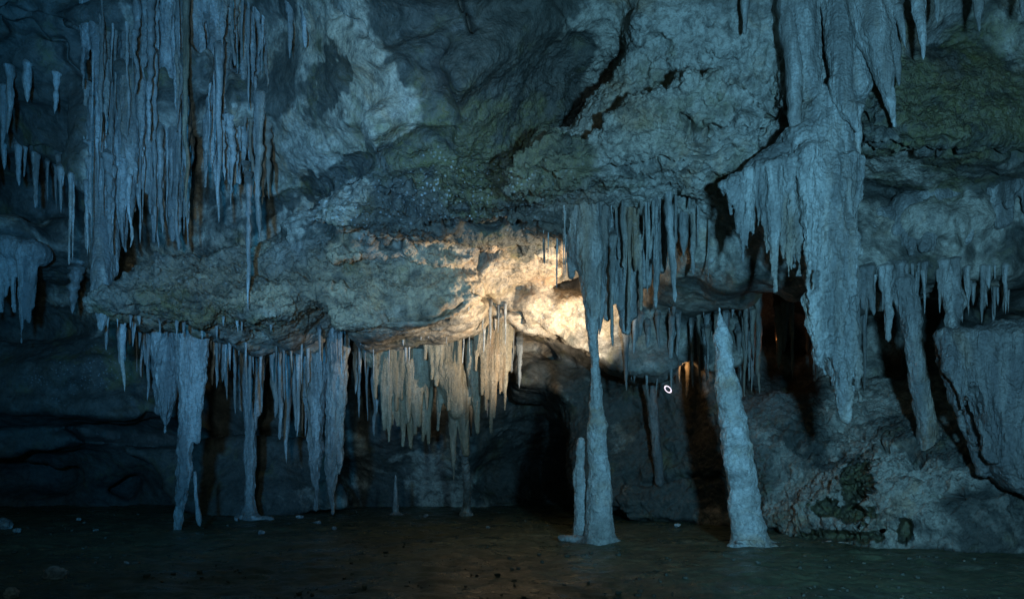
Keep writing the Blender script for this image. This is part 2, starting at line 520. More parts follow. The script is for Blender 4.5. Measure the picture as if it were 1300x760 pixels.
# rock lit in the alcove
slab([(606, 330), (640, 300), (700, 300), (790, 300), (850, 330), (860, 440), (838, 468), (790, 462), (750, 458), (715, 436), (690, 420), (650, 398), (622, 380)],
     18.6, 22.5, LIT, tz=0.15, tx=-0.12, r=0.5)
slab([(600, 374), (640, 345), (720, 335), (790, 362), (830, 430), (838, 470), (780, 464), (720, 439), (690, 421), (650, 397)], 18.15, 21, LIT, tz=0.45, tx=-0.1, r=0.3, k=0.15)
blob(625, 345, 18.2, 0.45, 0.8, 0.5, LIT)
blob(690, 395, 18.4, 1.0, 0.6, 0.45, LIT)
blob(705, 330, 18.3, 0.7, 0.5, 0.5, LIT, k=0.2)
slab([(786, 330), (920, 325), (960, 400), (950, 440), (905, 460), (840, 425), (800, 440), (788, 420)], 18.2, 20.4, WALL, tz=0.3, r=0.5)
# low shelves on the far wall
slab([(-220, 430), (40, 436), (110, 425), (175, 455), (235, 500), (235, 545), (160, 545), (100, 538), (60, 526), (0, 522), (-220, 515)], 22.2, 26.5, SHELF, tz=0.5, r=0.5)
slab([(-220, 530), (0, 545), (60, 553), (120, 560), (235, 560), (420, 556), (440, 640), (330, 650), (240, 634), (212, 612), (188, 592), (150, 568), (90, 563), (0, 558), (-220, 552)], 23.4, 27.5, SHELF, tz=0.3, r=0.4)
blob(60, 600, 27.6, 4.2, 1.6, 1.3, cut=True)
# overhang beside the dark hollow
slab([(640, 470), (655, 425), (700, 432), (780, 462), (860, 470), (860, 640), (748, 645), (736, 560), (722, 520), (690, 492), (655, 490)], 20.4, 25, WALL, tz=0.25, r=0.6)
blob(688, 598, 25.6, 2.3, 3.4, 2.2, cut=True)
# bank of rock
slab([(985, 500), (1040, 495), (1090, 520), (1150, 540), (1230, 560), (1460, 560), (1460, 720), (1180, 696), (1150, 690), (1140, 650), (1100, 640), (1040, 640), (1000, 600)], 15.2, 19, BANK, tz=0.75, tx=-0.34, r=0.8, k=0.5)
blob(1078, 622, 14.3, 0.50, 0.9, 0.48, cut=True, k=0.15)
blob(1040, 640, 15.0, 0.35, 0.7, 0.25, cut=True, k=0.15)
blob(1110, 600, 14.2, 0.25, 0.7, 0.35, cut=True, k=0.1)
blob(1120, 672, 13.9, 0.55, 0.9, 0.28, cut=True, k=0.1)
blob(1085, 668, 14.6, 0.9, 1.0, 0.22, cut=True, k=0.1)
blob(830, 652, 19.6, 1.6, 1.2, 0.28, cut=True, k=0.1)
blob(1268, 384, 15.0, 0.62, 2.0, 0.34, cut=True, k=0.1)
blob(1310, 362, 14.8, 0.8, 1.6, 0.12, cut=True, k=0.1)
blob(1040, 400, 16.6, 0.9, 2.0, 1.0, cut=True, k=0.2)
blob(1140, 430, 17.4, 1.2, 1.6, 1.0, cut=True, k=0.2)
blob(30, 235, 19.5, 1.6, 2.2, 0.8, cut=True, k=0.3)
blob(70, 330, 21.5, 1.5, 1.2, 0.7, WALL)
blob(20, 305, 20.5, 1.4, 1.0, 0.5, WALL)
# bulges the upper curtain hangs from
blob(255, 88, 15.4, 0.42, 0.5, 0.42, CEIL, k=0.2)
blob(150, 20, 15.6, 0.9, 0.8, 0.6, CEIL)
blob(170, 110, 16.0, 0.7, 0.7, 0.7, CEIL)
blob(225, 140, 16.2, 0.8, 0.7, 0.8, CEIL)
blob(310, 130, 15.8, 0.5, 0.6, 0.6, CEIL)
blob(130, 190, 16.6, 0.5, 0.7, 1.1, CEIL)

# relief on the field, in units that grow with distance
sc = (Y / 15.0)[None, None, :]
F += grid_noise(AX, (110, 90, 110 / FOC), 11) * 0.20 * sc
F += grid_noise(AX, (44, 34, 44 / FOC), 12) * 0.13 * sc
F += grid_noise(AX, (18, 15, 18 / FOC), 13) * 0.060 * sc


def gauss2(cx, cy, sx, sy):
    return np.exp(-((gu - cx) / sx) ** 2 - ((gv - cy) / sy) ** 2)


bed = gauss2(560, 250, 190, 60) + 0.7 * gauss2(40, 60, 90, 90) + gauss2(80, 500, 250, 60) + 0.5 * gauss2(200, 380, 140, 50) + 0.6 * gauss2(1200, 170, 160, 40)
F += grid_noise(AX, (150, 9, 90 / FOC), 14) * 0.13 * sc * np.minimum(bed, 1)[:, :, None].astype(np.float32)
flt = gauss2(235, 150, 110, 190) + gauss2(1240, 280, 140, 50) + 0.6 * gauss2(1060, 50, 110, 110) + 0.5 * gauss2(830, 290, 120, 60) + 0.6 * gauss2(890, 90, 80, 60)
F += grid_noise(AX, (7, 90, 40 / FOC), 15) * 0.10 * sc * np.minimum(flt, 1)[:, :, None].astype(np.float32)

SV, SQ = surface_nets(F)
ii = np.rint(SV).astype(int)
slab_lab = LAB[np.minimum(ii[:, 0], F.shape[0] - 1), np.minimum(ii[:, 1], F.shape[1] - 1), np.minimum(ii[:, 2], F.shape[2] - 1)]
del F, LAB
up, vp, ld = U[0] + SV[:, 0] * STEP, Vv[0] + SV[:, 1] * STEP, np.exp(LY[0] + SV[:, 2] * 0.0058)
SW = np.stack([(up - CX) / FOC * ld, ld, EYE + (HOR - vp) / FOC * ld], 1)
flab = slab_lab[SQ[:, 0]]
fv = vp[SQ].mean(1)
fu = up[SQ].mean(1)
flab = np.where((flab == CEIL) & (fv > np.interp(fu, [0, 400, 700, 1000], [330, 280, 300, 260])), WALL, flab)
SW = smooth(SW, SQ, 1, 0.4)
n0 = len(SW)
SW, SQ = subdivide(SW, SQ)
flab = np.tile(flab, 4)
SW = smooth(SW, SQ, 1, 0.5)
SQL = flab
SN = normals(SW, SQ)
pu, pv = CX + SW[:, 0] / SW[:, 1] * FOC, HOR - (SW[:, 2] - EYE) / SW[:, 1] * FOC


def vg(cx, cy, sx, sy):
    return np.exp(-((pu - cx) / sx) ** 2 - ((pv - cy) / sy) ** 2)


# how knobbly each region is: the ceiling dome is smooth, the ledges and block are rough
rough_amt = 0.12 + 0.85 * np.clip(vg(840, 160, 190, 110) + vg(250, 370, 170, 60) + vg(560, 255, 170, 55) + 0.4 * vg(690, 335, 110, 35) - 0.25 * vg(730, 430, 90, 40) + 0.8 * vg(450, 350, 150, 60) + vg(1050, 600, 420, 120) + 0.7 * vg(1200, 140, 140, 90), 0, 1)
bil = lambda f, sd: np.abs(gnoise(SW, f, sd)) - 0.2
vert = np.clip(vg(880, 60, 120, 90) + vg(1000, 60, 120, 120), 0, 1)
disp = (0.05 + 0.05 * rough_amt) * fbm(SW, 1.9, 2, 1) + rough_amt * (0.20 * bil(3.4, 5) + 0.16 * bil(7.0, 9) + 0.10 * bil(14.0, 13) + 0.05 * gnoise(SW, 24.0, 15))
disp += vert * 0.12 * (np.abs(gnoise(SW * [1, 1, 0.2], 7.0, 33)) - 0.2)
# bedding joints and cracks: narrow grooves along mapped lines
CRACKS = [
    [(0, 28), (40, 36), (75, 55), (104, 100)], [(0, 12), (60, 20), (108, 40)], [(0, 150), (20, 185), (70, 195)],
    [(427, 18), (455, 35), (475, 60)], [(578, 0), (585, 20), (605, 35)],
    [(490, 232), (508, 262), (548, 288), (600, 285), (650, 284), (712, 286)], [(405, 285), (440, 300), (480, 310), (530, 312)],
    [(700, 225), (740, 216), (790, 214), (830, 208), (870, 210), (900, 200), (935, 190)], [(660, 205), (672, 222), (690, 218), (700, 232)],
    [(895, 175), (915, 165), (945, 152), (990, 140), (1010, 128)], [(868, 150), (885, 180), (892, 192)],
    [(1085, 188), (1130, 186), (1180, 196), (1240, 198), (1320, 204)], [(1088, 152), (1110, 148), (1135, 156), (1160, 178), (1200, 176)],
    [(165, 388), (200, 382), (215, 378), (262, 386)], [(310, 348), (340, 345), (355, 340), (400, 348), (430, 356), (470, 352)],
    [(150, 400), (200, 410), (240, 420), (275, 420)], [(500, 408), (545, 402), (590, 390)],
    [(600, 366), (640, 396), (690, 424), (740, 450)], [(604, 335), (640, 318), (690, 318)],
    [(1040, 520), (1075, 545), (1120, 560), (1180, 590)], [(1000, 560), (1030, 580), (1060, 575)], [(1165, 600), (1200, 620), (1260, 630)],
    [(790, 600), (820, 612), (870, 602), (920, 612)],
]
wob = np.stack([gnoise(SW, 2.3, 40), gnoise(SW, 2.3, 50)], 1) * 16
qu, qv = pu + wob[:, 0], pv + wob[:, 1]
groove = np.zeros(len(SW))
for line in CRACKS:
    xs = [p[0] for p in line]
    ys = [p[1] for p in line]
    m = np.flatnonzero((qu > min(xs) - 15) & (qu < max(xs) + 15) & (qv > min(ys) - 15) & (qv < max(ys) + 15))
    if not len(m):
        continue
    dd = np.full(len(m), 1e9)
    for a, b in zip(line, line[1:]):
        e = np.subtract(b, a)
        wx, wy = qu[m] - a[0], qv[m] - a[1]
        t = np.clip((wx * e[0] + wy * e[1]) / (e @ e), 0, 1)
        dd = np.minimum(dd, np.hypot(wx - e[0] * t, wy - e[1] * t))
    groove[m] = np.maximum(groove[m], np.exp(-(dd / 3.4) ** 2))
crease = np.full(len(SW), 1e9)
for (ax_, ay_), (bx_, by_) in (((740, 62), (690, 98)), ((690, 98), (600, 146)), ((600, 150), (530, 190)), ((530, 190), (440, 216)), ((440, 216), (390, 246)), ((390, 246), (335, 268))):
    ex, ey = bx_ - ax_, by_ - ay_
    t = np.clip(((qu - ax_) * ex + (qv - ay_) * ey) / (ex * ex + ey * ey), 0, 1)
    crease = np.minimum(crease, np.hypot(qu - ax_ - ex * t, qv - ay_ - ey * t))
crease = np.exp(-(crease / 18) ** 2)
SW = SW + SN * (disp - 0.30 * groove - 0.16 * crease)[:, None]

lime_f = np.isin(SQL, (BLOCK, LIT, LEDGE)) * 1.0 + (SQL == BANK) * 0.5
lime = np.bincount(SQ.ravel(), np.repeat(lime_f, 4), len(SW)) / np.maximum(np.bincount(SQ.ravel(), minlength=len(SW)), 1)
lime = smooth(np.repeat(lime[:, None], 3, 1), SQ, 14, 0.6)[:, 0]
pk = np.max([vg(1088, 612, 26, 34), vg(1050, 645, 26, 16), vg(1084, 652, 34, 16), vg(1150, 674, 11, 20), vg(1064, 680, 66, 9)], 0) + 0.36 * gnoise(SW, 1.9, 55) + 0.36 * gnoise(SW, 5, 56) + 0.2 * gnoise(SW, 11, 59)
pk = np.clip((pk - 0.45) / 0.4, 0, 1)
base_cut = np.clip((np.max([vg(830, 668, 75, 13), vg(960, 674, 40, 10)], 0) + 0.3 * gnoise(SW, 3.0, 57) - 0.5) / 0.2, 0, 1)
away = (SW - [0, 0, EYE]) / np.linalg.norm(SW - [0, 0, EYE], axis=1, keepdims=True)
SW = SW + away * (0.5 * pk + 0.7 * base_cut)[:, None]
pu, pv = pu + 34 * gnoise(SW, 0.9, 61) + 22 * gnoise(SW, 2.7, 62) + 10 * gnoise(SW, 7, 66), pv + 34 * gnoise(SW, 0.9, 63) + 26 * gnoise(SW, 2.7, 64) + 12 * gnoise(SW, 7, 65)
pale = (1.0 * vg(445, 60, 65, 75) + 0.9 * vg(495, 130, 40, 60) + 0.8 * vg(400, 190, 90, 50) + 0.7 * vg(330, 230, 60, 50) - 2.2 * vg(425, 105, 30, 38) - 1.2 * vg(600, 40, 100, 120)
        - 0.8 * vg(620, 130, 90, 70) + 0.5 * vg(730, 40, 40, 40) + 0.8 * vg(690, 385, 120, 60) + 0.5 * vg(440, 250, 60, 40) - 1.3 * vg(40, 70, 85, 130) - 0.9 * vg(100, 560, 250, 110)  # upper left corner and low arch: shade put into the rock tone
        - 0.8 * vg(690, 570, 60, 90) + 0.5 * vg(860, 130, 220, 110) - 0.7 * vg(1220, 130, 120, 70) - 0.5 * vg(560, 265, 140, 40) + 0.5 * vg(1250, 265, 140, 40) - 0.5 * vg(850, 560, 90, 80) - 1.5 * crease - 0.7 * vg(640, 120, 100, 110) - 0.8 * vg(560, 255, 150, 48) + 0.9 * vg(385, 255, 80, 28) + 0.8 * vg(470, 232, 50, 18) + 0.5 * vg(830, 150, 170, 90) - 3.0 * pk + 0.4 * vg(1180, 610, 170, 70))  # crease, hollow and pockets: painted shade on top of the rock's dark tone
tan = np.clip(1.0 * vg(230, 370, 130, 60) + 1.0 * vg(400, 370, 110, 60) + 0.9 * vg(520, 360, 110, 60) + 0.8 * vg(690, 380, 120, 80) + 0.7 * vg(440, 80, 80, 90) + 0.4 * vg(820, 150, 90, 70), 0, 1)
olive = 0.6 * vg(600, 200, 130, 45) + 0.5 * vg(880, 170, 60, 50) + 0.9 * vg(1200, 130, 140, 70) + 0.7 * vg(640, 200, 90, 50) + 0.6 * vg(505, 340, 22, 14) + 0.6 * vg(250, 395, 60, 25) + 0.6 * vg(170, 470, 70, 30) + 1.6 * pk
speck = 1.0 * vg(580, 240, 120, 40) + 0.8 * vg(440, 275, 45, 25) + 0.5 * vg(110, 470, 110, 25) + 0.35 * vg(250, 355, 120, 30) + 0.8 * vg(720, 380, 60, 40)

pu, pv = CX + SW[:, 0] / SW[:, 1] * FOC, HOR - (SW[:, 2] - EYE) / SW[:, 1] * FOC
DBUF = np.full((420, 240), 99.0)
np.minimum.at(DBUF, (np.clip(((pu + 160) / 4).astype(int), 0, 419), np.clip(((pv + 150) / 4).astype(int), 0, 239)), SW[:, 1])


def depth_at(px, py):
    i, j = int((px + 160) / 4), int((py + 150) / 4)
    return float(np.median(DBUF[max(i - 1, 0):i + 2, max(j - 1, 0):j + 2]))


names = {
    CEIL: ('ceiling', M_WALL, None), WALL: ('wall', M_WALL, None),
    LEDGE: ('rock_ledge', M_WALL, ('broad lobed limestone ledge under the tall stalactite curtain', 'ledge')),
    LIP: ('rock_overhang', M_WALL, ('dark speckled rock overhang just above the warmly lit alcove', 'overhang')),
    BLOCK: ('hanging_rock', M_WALL, ('huge rough pale rock mass hanging from the ceiling above the tallest column', 'hanging rock')),
    LIT: ('alcove_rock', M_WALL, ('sloping rock glowing warm in the lamp light behind the tallest column', 'rock')),
    SHELF: ('rock_shelf', M_WALL, ('low layered rock shelf over a dark arch at the cave floor', 'rock shelf')),
    BANK: ('rock_bank', M_WALL, ('rough sloping rock bank with dark pockets beside the lone stalagmite', 'rock bank')),
    SCARP: ('rock_scarp', M_WALL, ('dark olive rock scarp with a long crack along its foot', 'rock')),
}
for lab, (nm, mat, t) in names.items():
    q = SQ[flab == lab]
    if not len(q):
        continue
    used, inv = np.unique(q, return_inverse=True)
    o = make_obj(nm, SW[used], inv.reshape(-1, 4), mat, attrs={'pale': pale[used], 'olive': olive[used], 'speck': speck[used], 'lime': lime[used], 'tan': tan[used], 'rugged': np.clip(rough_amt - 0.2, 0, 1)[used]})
    if t is None:
        o['kind'] = 'structure'
    else:
        tag(o, *t)
print('bedrock verts', len(SW))

# ------------------------------------------------------------------ ground
gx = np.arange(-26, 20.01, 0.09)
gy = np.concatenate([np.arange(-6, 6, 0.4), np.arange(6, 16, 0.05), np.arange(16, 31, 0.12)])
X, Yg = np.meshgrid(gx, gy, indexing='ij')
pts = np.stack([X.ravel(), Yg.ravel(), np.zeros(X.size)], 1)
z = 0.10 * fbm(pts, 0.35, 3, 60) + 0.05 * fbm(pts, (1.4, 2.4, 1), 3, 64) + 0.025 * fbm(pts, 6, 2, 68)
ridge = np.exp(-((X.ravel() - 5.6) / 2.2) ** 2 - ((Yg.ravel() - 12.3) / 1.0) ** 2) + 0.6 * np.exp(-((X.ravel() + 5.2) / 1.2) ** 2 - ((Yg.ravel() - 8.8) / 0.5) ** 2)
z += ridge * (0.05 + 0.07 * fbm(pts, (1.2, 4.0, 1), 3, 71, ridged=True))
z += 0.03 * (np.abs(gnoise(pts, (2.2, 5.0, 1), 81)) - 0.2) + 0.02 * (np.abs(gnoise(pts, 9.0, 83)) - 0.2) * 0.5 + 0.006 * gnoise(pts, 16.0, 84)
pts[:, 2] = z - 0.02
idx = np.arange(X.size).reshape(X.shape)
Q = np.stack([idx[:-1, :-1], idx[1:, :-1], idx[1:, 1:], idx[:-1, 1:]], -1).reshape(-1, 4)
g = make_obj('ground', pts, Q, M_MUD)
g['kind'] = 'structure'


# ------------------------------------------------------------------ formations from merged cones
def formation(name, cones, mat, voxel=0.035, k=0.08, n1=(0.05, 3.0), n2=(0.03, 8.0), n3=(0.012, 20), parent=None, origin=None, stretch=1.0, extra=None, sub=1):
    """one continuous mesh: cones ((px,py,d,rpx),(px,py,d,rpx)[,flatten]) smoothly merged, with knobbly relief"""
    segs = []
    for c in cones:
        a, b = c[0], c[1]
        pa, pb = P(*a[:3]), P(*b[:3])
        segs.append((pa, pb, a[3] * a[2] / FOC, b[3] * b[2] / FOC, c[2] if len(c) > 2 else 1.0))
    lo = np.min([np.minimum(s[0], s[1]) - max(s[2], s[3]) for s in segs], 0) - 0.2
    hi = np.max([np.maximum(s[0], s[1]) + max(s[2], s[3]) for s in segs], 0) + 0.2
    n = ((hi - lo) / voxel).astype(int) + 1
    ax = [lo[i] + np.arange(n[i]) * voxel for i in range(3)]
    G = np.full(n, 9.0, np.float32)
    for pa, pb, ra, rb, fl in segs:
        m = max(ra, rb) + 0.25
        l2, h2 = np.minimum(pa, pb) - m, np.maximum(pa, pb) + m
        s = tuple(slice(max(int((l2[i] - lo[i]) / voxel), 0), min(int((h2[i] - lo[i]) / voxel) + 2, n[i])) for i in range(3))
        x, y, zz = np.meshgrid(*[ax[i][s[i]] for i in range(3)], indexing='ij')
        e = pb - pa
        t = np.clip(((x - pa[0]) * e[0] + (y - pa[1]) * e[1] + (zz - pa[2]) * e[2]) / (e @ e), 0, 1)
        d = np.sqrt((x - pa[0] - e[0] * t) ** 2 + ((y - pa[1] - e[1] * t) * fl) ** 2 + (zz - pa[2] - e[2] * t) ** 2) - (ra + (rb - ra) * t)
        G[s] = smin(G[s], d.astype(np.float32), k)
    if extra:
        G = extra(G, ax)
    G[[0, -1]] = 1
    G[:, [0, -1]] = 1
    G[:, :, [0, -1]] = 1
    V, Q = surface_nets(G)
    V = lo + V * voxel
    V = smooth(V, Q, 1, 0.4)
    for _ in range(sub):
        V, Q = subdivide(V, Q)
        V = smooth(V, Q, 1, 0.5)
    N = normals(V, Q)
    sv = np.array([1, 1, 1 / stretch])
    dsp = n1[0] * fbm(V, n1[1] * sv, 2, 21) + n2[0] * fbm(V, n2[1] * sv, 2, 25) + n3[0] * gnoise(V, n3[1], 28)
    V = V + N * dsp[:, None]
    if origin is None:
        origin = ((lo + hi) / 2 * [1, 1, 0] + [0, 0, lo[2] + 0.2]) if parent is None else parent.location
    return make_obj(name, V, Q, mat, parent=parent, origin=origin)


def tube(name, path, mat, seg=9, rings=None, wob=0.10, rip=0.10, blunt=0.12, parent=None, flat=1.0):
    """one stalactite: tapered irregular tube through (px, py, d, width_px) stations; the narrow end closes in a tip"""
    pts = np.array([P(*s[:3]) for s in path])
    rad = np.array([s[3] * s[2] / FOC / 2 for s in path])
    L = np.r_[0, np.cumsum(np.linalg.norm(np.diff(pts, axis=0), axis=1))]
    rings = rings or int(min(60, max(8, L[-1] / 0.045)))
    t = np.linspace(0, 1, rings) ** 0.92
    c = np.stack([np.interp(t * L[-1], L, pts[:, k]) for k in range(3)], 1)
    r = np.interp(t * L[-1], L, rad)
    r *= np.minimum(1, np.sqrt(np.clip((1 - t) / blunt, 0, 1)) + 0.02)
    sd = random.uniform(0, 50)
    w = np.stack([gnoise(c * [0, 0, 1] + [sd, 0, 0], 1.1), gnoise(c * [0, 0, 1] + [0, sd, 5], 1.1)], 1) * (wob * r.max() * 2.2 * np.sin(t * math.pi / 2))[:, None]
    c[:, :2] += w
    a = np.linspace(0, 2 * math.pi, seg, endpoint=False)
    ring = np.stack([np.cos(a), np.sin(a) * flat, np.zeros(seg)], 1)
    V = c[:, None, :] + ring[None] * r[:, None, None]
    n = gnoise((V * [1, 1, 0.45]).reshape(-1, 3), 9.0, sd).reshape(rings, seg)
    n2 = gnoise((c * [0, 0, 1]), 7.0, sd + 3)[:, None] + 0.5 * gnoise((V * [1, 1, 1]).reshape(-1, 3), 22.0, sd).reshape(rings, seg)
    V = c[:, None, :] + ring[None] * (r[:, None] * np.clip(1 + 0.5 * n + rip * 3 * n2, 0.4, 1.9))[:, :, None]
    V = V.reshape(-1, 3)
    V = np.concatenate([V, c[:1] , c[-1:] - [0, 0, 0.004]])
    q = []
    base = np.arange(rings - 1)[:, None] * seg
    k = np.arange(seg)
    k2 = (k + 1) % seg
    q = np.stack([base + k2, base + k, base + seg + k, base + seg + k2], -1).reshape(-1, 4)
    top, tip = rings * seg, rings * seg + 1
    last = (rings - 1) * seg
    cap = [(top, k[i], k2[i], k2[(i + 1) % seg]) for i in range(0, seg - 1, 2)] if seg % 2 == 0 else []
    tipq = [(tip, last + k2[(i + 1) % seg], last + k2[i], last + k[i]) for i in range(0, seg, 2)] if seg % 2 == 0 else []
    Q = np.concatenate([q] + ([np.array(cap)] if cap else []) + ([np.array(tipq)] if tipq else []))
    return make_obj(name, V, Q, mat, parent=parent, origin=c[0])


R = random.uniform
HUNG = []


def stal(px, y0, y1, w, d, label=None, group=None, lean=0.0, w1=None, mat=None, seg=8, **kw):
    """a hanging stalactite from row y0 to row y1 of the photo at distance d"""
    w1 = w * R(0.12, 0.5) if w1 is None else w1
    kw.setdefault('blunt', R(0.02, 0.14))
    kw.setdefault('wob', R(0.1, 0.45))
    kw.setdefault('rip', R(0.05, 0.16))
    if d is None:
        d = depth_at(px, y0) - 0.02
    ym = y0 + (y1 - y0) * R(0.3, 0.6)
    path = [(px, y0 - min(16, 0.3 * (y1 - y0)), d + 0.55, w * 1.3), (px, y0, d, w * 1.3), (px + lean * 0.15, y0 + (y1 - y0) * 0.10, d, w), (px + lean * 0.5, ym, d, w * R(0.62, 0.85) + w1 * 0.15), (px + lean, y1, d, w1)]
    o = tube('stalactite', path, mat or M_DRIP, seg=seg, **kw)
    if label:
        tag(o, label, 'stalactite', group)
    o['area'] = w * (min(y1, 760) - max(y0, 0))
    HUNG.append(o)
    return o


# ---- A: tall curtain at the upper left, in front of the wall
GA = 'stalactites of the tall blue curtain'
LA1 = 'thin blue grey stalactite hanging from the ceiling in the tall curtain above the lobed ledge'
LA2 = 'thin blue grey stalactite in the lower tier of the tall curtain above the lobed ledge'
prof_x = [105, 118, 130, 150, 180, 205, 240, 262, 285, 300, 330, 345, 365, 390]
prof_y = [200, 330, 345, 325, 320, 310, 300, 200, 275, 190, 175, 185, 165, 130]
cs = []
for x in range(108, 345, 7):
    lm = np.interp(x, prof_x, prof_y)
    cs.append(((x + R(-3, 3), -30, R(15.1, 15.8), R(5, 10)), (x + R(-3, 3), lm * R(0.2, 0.75), R(15.2, 15.9), R(1.5, 3.5))))
for x in list(range(112, 240, 6)) + list(range(262, 340, 8)):
    lm = np.interp(x, [105, 118, 150, 240, 250, 268, 290, 305, 335, 345], [300, 345, 325, 312, 200, 260, 270, 240, 290, 240])
    y0 = R(85, 190)
    cs.append(((x + R(-3, 3), y0, R(15.8, 16.3), R(6, 12)), (x + R(-2, 2), y0 + (lm - y0) * R(0.5, 1), R(15.7, 16.2), R(1.5, 3))))
for x, y0, y1, r in ((128, 15, 55, 20), (150, 100, 150, 15), (205, 120, 165, 16), (180, 150, 220, 18), (300, 110, 150, 17), (225, 180, 260, 14), (140, 180, 260, 14)):
    cs.append(((x, y0, 15.9, r), (x + R(-4, 4), y1, 15.9, r * 0.5)))
fc = formation('flowstone_curtain', cs, M_FLOW, voxel=0.045, k=0.09, stretch=3, n1=(0.06, 2.5), n2=(0.04, 9))
tag(fc, 'fused flowstone curtain behind the tall blue stalactites at the upper left', 'flowstone')
for i in range(78):
    x = random.choice([R(116, 200), R(170, 240), R(265, 390), R(290, 345), R(108, 390)])
    lm = np.interp(x, prof_x, prof_y)
    y1 = -10 + (lm + 10) * (R(0.2, 0.62) if i % 4 else R(0.6, 1.0))
    stal(x, R(-32, -14), max(y1, 30), 2.5 + 8 * R(0, 1) ** 2, R(15.0, 15.9), LA1, GA, lean=R(-4, 4), wob=R(0.3, 0.7), rip=R(0.15, 0.4))
for i in range(62):
    x = random.choice([R(108, 160), R(140, 240), R(200, 240), R(268, 340)])
    top = R(95, 215)
    lm = {0: 345}.get(0)
    lm = np.interp(x, [105, 118, 150, 240, 250, 268, 290, 305, 335, 345], [300, 352, 330, 318, 200, 270, 290, 230, 305, 250])
    y1 = top + (lm - top) * R(0.45, 1.0)
    if y1 - top > 18:
        stal(x, top, y1, 4 + 8 * R(0, 1) ** 2, R(15.4, 16.1), LA2, GA, lean=R(-3, 3), wob=R(0.3, 0.7), rip=R(0.15, 0.4))
stal(237, -25, 258, 9, 14.7, 'long stalactite with its shadow put in as dark brown through the middle of the tall blue curtain', lean=-1, mat=M_OCHRE)  # ochre colour stands in for a dark shadow line in the curtain
stal(279, 60, 283, 11, 15.3, 'long pale stalactite tapering to a fine point beside the rounded boulder bulge', lean=-2)
stal(330, 120, 305, 12, 15.4, 'stout pale stalactite at the edge of the tall blue curtain beside the smooth ceiling', lean=-3)
stal(316, 235, 398, 7, 14.9, 'very thin stalactite hanging in front of the lobed rock ledge', lean=-1)
stal(368, -20, 75, 12, 14.2, 'short stalactite at the end of the tall curtain beside the pale ceiling patch', lean=1)
stal(385, -20, 60, 14, 13.9, 'bright blue stalactite last of the tall curtain, against the smooth ceiling', lean=1)
formation('flowstone_column', [((133, 190, 16.0, 15), (131, 300, 15.9, 14)), ((131, 300, 15.9, 14), (130, 372, 15.6, 12)), ((130, 372, 15.6, 12), (128, 418, 15.5, 2)), ((148, 210, 16.2, 8), (143, 345, 15.9, 7)),
                               ((120, 230, 16.1, 7), (121, 360, 15.8, 6))], M_FLOW, stretch=3)
tag(bpy.data.objects['flowstone_column'], 'pale flowstone column running down onto the tip of the lobed ledge', 'column')

# ---- left recess
GL = 'stalactites in the dark recess'
for i in range(26):
    x = R(-40, 112)
    y0 = np.interp(x, [-40, 30, 60, 112], [180, 186, 205, 232])
    stal(x, y0, y0 + R(15, 70) * (1.7 if x > 80 else 1), R(3, 8), None, 'small grey stalactite fringing the roof of the dark recess beside the tall curtain', GL, lean=R(-2, 2))
formation('flowstone_drapery', [((-40, 312, 19.5, 22), (48, 322, 19.5, 16))] + [((x, 315 + R(0, 8), 19.4, R(5, 8)), (x + R(-2, 2), R(355, 420), 19.4, R(1.2, 2.5))) for x in range(-40, 50, 7)]
          + [((28, 320, 19.3, 7), (27, 435, 19.3, 1.5))], M_FLOW, voxel=0.05, stretch=3)
tag(bpy.data.objects['flowstone_drapery'], 'dim grey drapery with one long spike in the dark recess', 'drapery')
stal(97, 345, 398, 13, 20.2, 'dull stub stalactite hanging low in the dark recess left of the ledge tip', lean=-4)
for x, y0, y1 in ((12, 85, 170), (36, 82, 130), (72, 95, 145), (5, 110, 190)):
    stal(x, y0, y1, 10, None, 'stubby grey stalactite on the striped rock above the dark recess', 'stalactites on the striped rock', lean=-2)

# ---- small teeth along the ledge's underside
for i in range(44):
    x = R(124, 600)
    y0 = np.interp(x, [124, 150, 255, 275, 292, 336, 386, 408, 440, 545, 600], [398, 402, 414, 412, 400, 408, 380, 376, 404, 396, 374])
    if 350 < x < 425:
        continue
    stal(x, y0 - 4, y0 + R(5, 22), R(2.5, 5), R(15.6, 16.1), 'tiny stalactite tooth along the lower edge of the lobed ledge', 'teeth along the lobed ledge', rings=8)
for x, y1, w in ((157, 497, 9), (136, 445, 7), (170, 440, 6)):
    stal(x, 400, y1, w, 16.2, {157: 'solitary bluish stalactite under the ledge tip, long and pointed', 136: 'short spike under the very tip of the lobed ledge', 170: 'short spike just right of the solitary bluish stalactite'}[x], lean=-1)

# ---- C: columns and hangers under the ledge
GC = 'hangers under the lobed ledge'


def column(name, label, cones, mat, cat='column', **kw):
    o = formation(name, cones, mat, **kw)
    tag(o, label, cat)
    return o


column('stone_column', 'tall grey column on forked feet under the rounded ledge lobe', [
    ((238, 405, 17.3, 24), (240, 445, 17.3, 15)), ((240, 445, 17.3, 15), (239, 520, 17.3, 10)), ((239, 520, 17.3, 10), (233, 600, 17.3, 8)), ((233, 600, 17.3, 8), (225, 672, 17.3, 5)),
    ((222, 410, 17.4, 12), (212, 470, 17.4, 14)), ((212, 470, 17.4, 14), (210, 520, 17.4, 8)), ((210, 520, 17.4, 8), (209, 548, 17.4, 2)),
    ((258, 410, 17.3, 10), (256, 480, 17.3, 5)), ((256, 480, 17.3, 5), (250, 560, 17.3, 4)), ((200, 410, 17.5, 10), (203, 520, 17.5, 6)),
    ((225, 668, 17.3, 4), (224, 676, 17.3, 7))], M_FLOW, stretch=2.5, n1=(0.08, 3), n2=(0.05, 9))
o = tube('stalagmite', [(247, 598, 17.2, 4), (250, 640, 17.2, 5), (254, 668, 17.2, 8)], M_DRIP)
tag(o, 'thin leaning rod of stone beside the forked column foot', 'stalagmite')
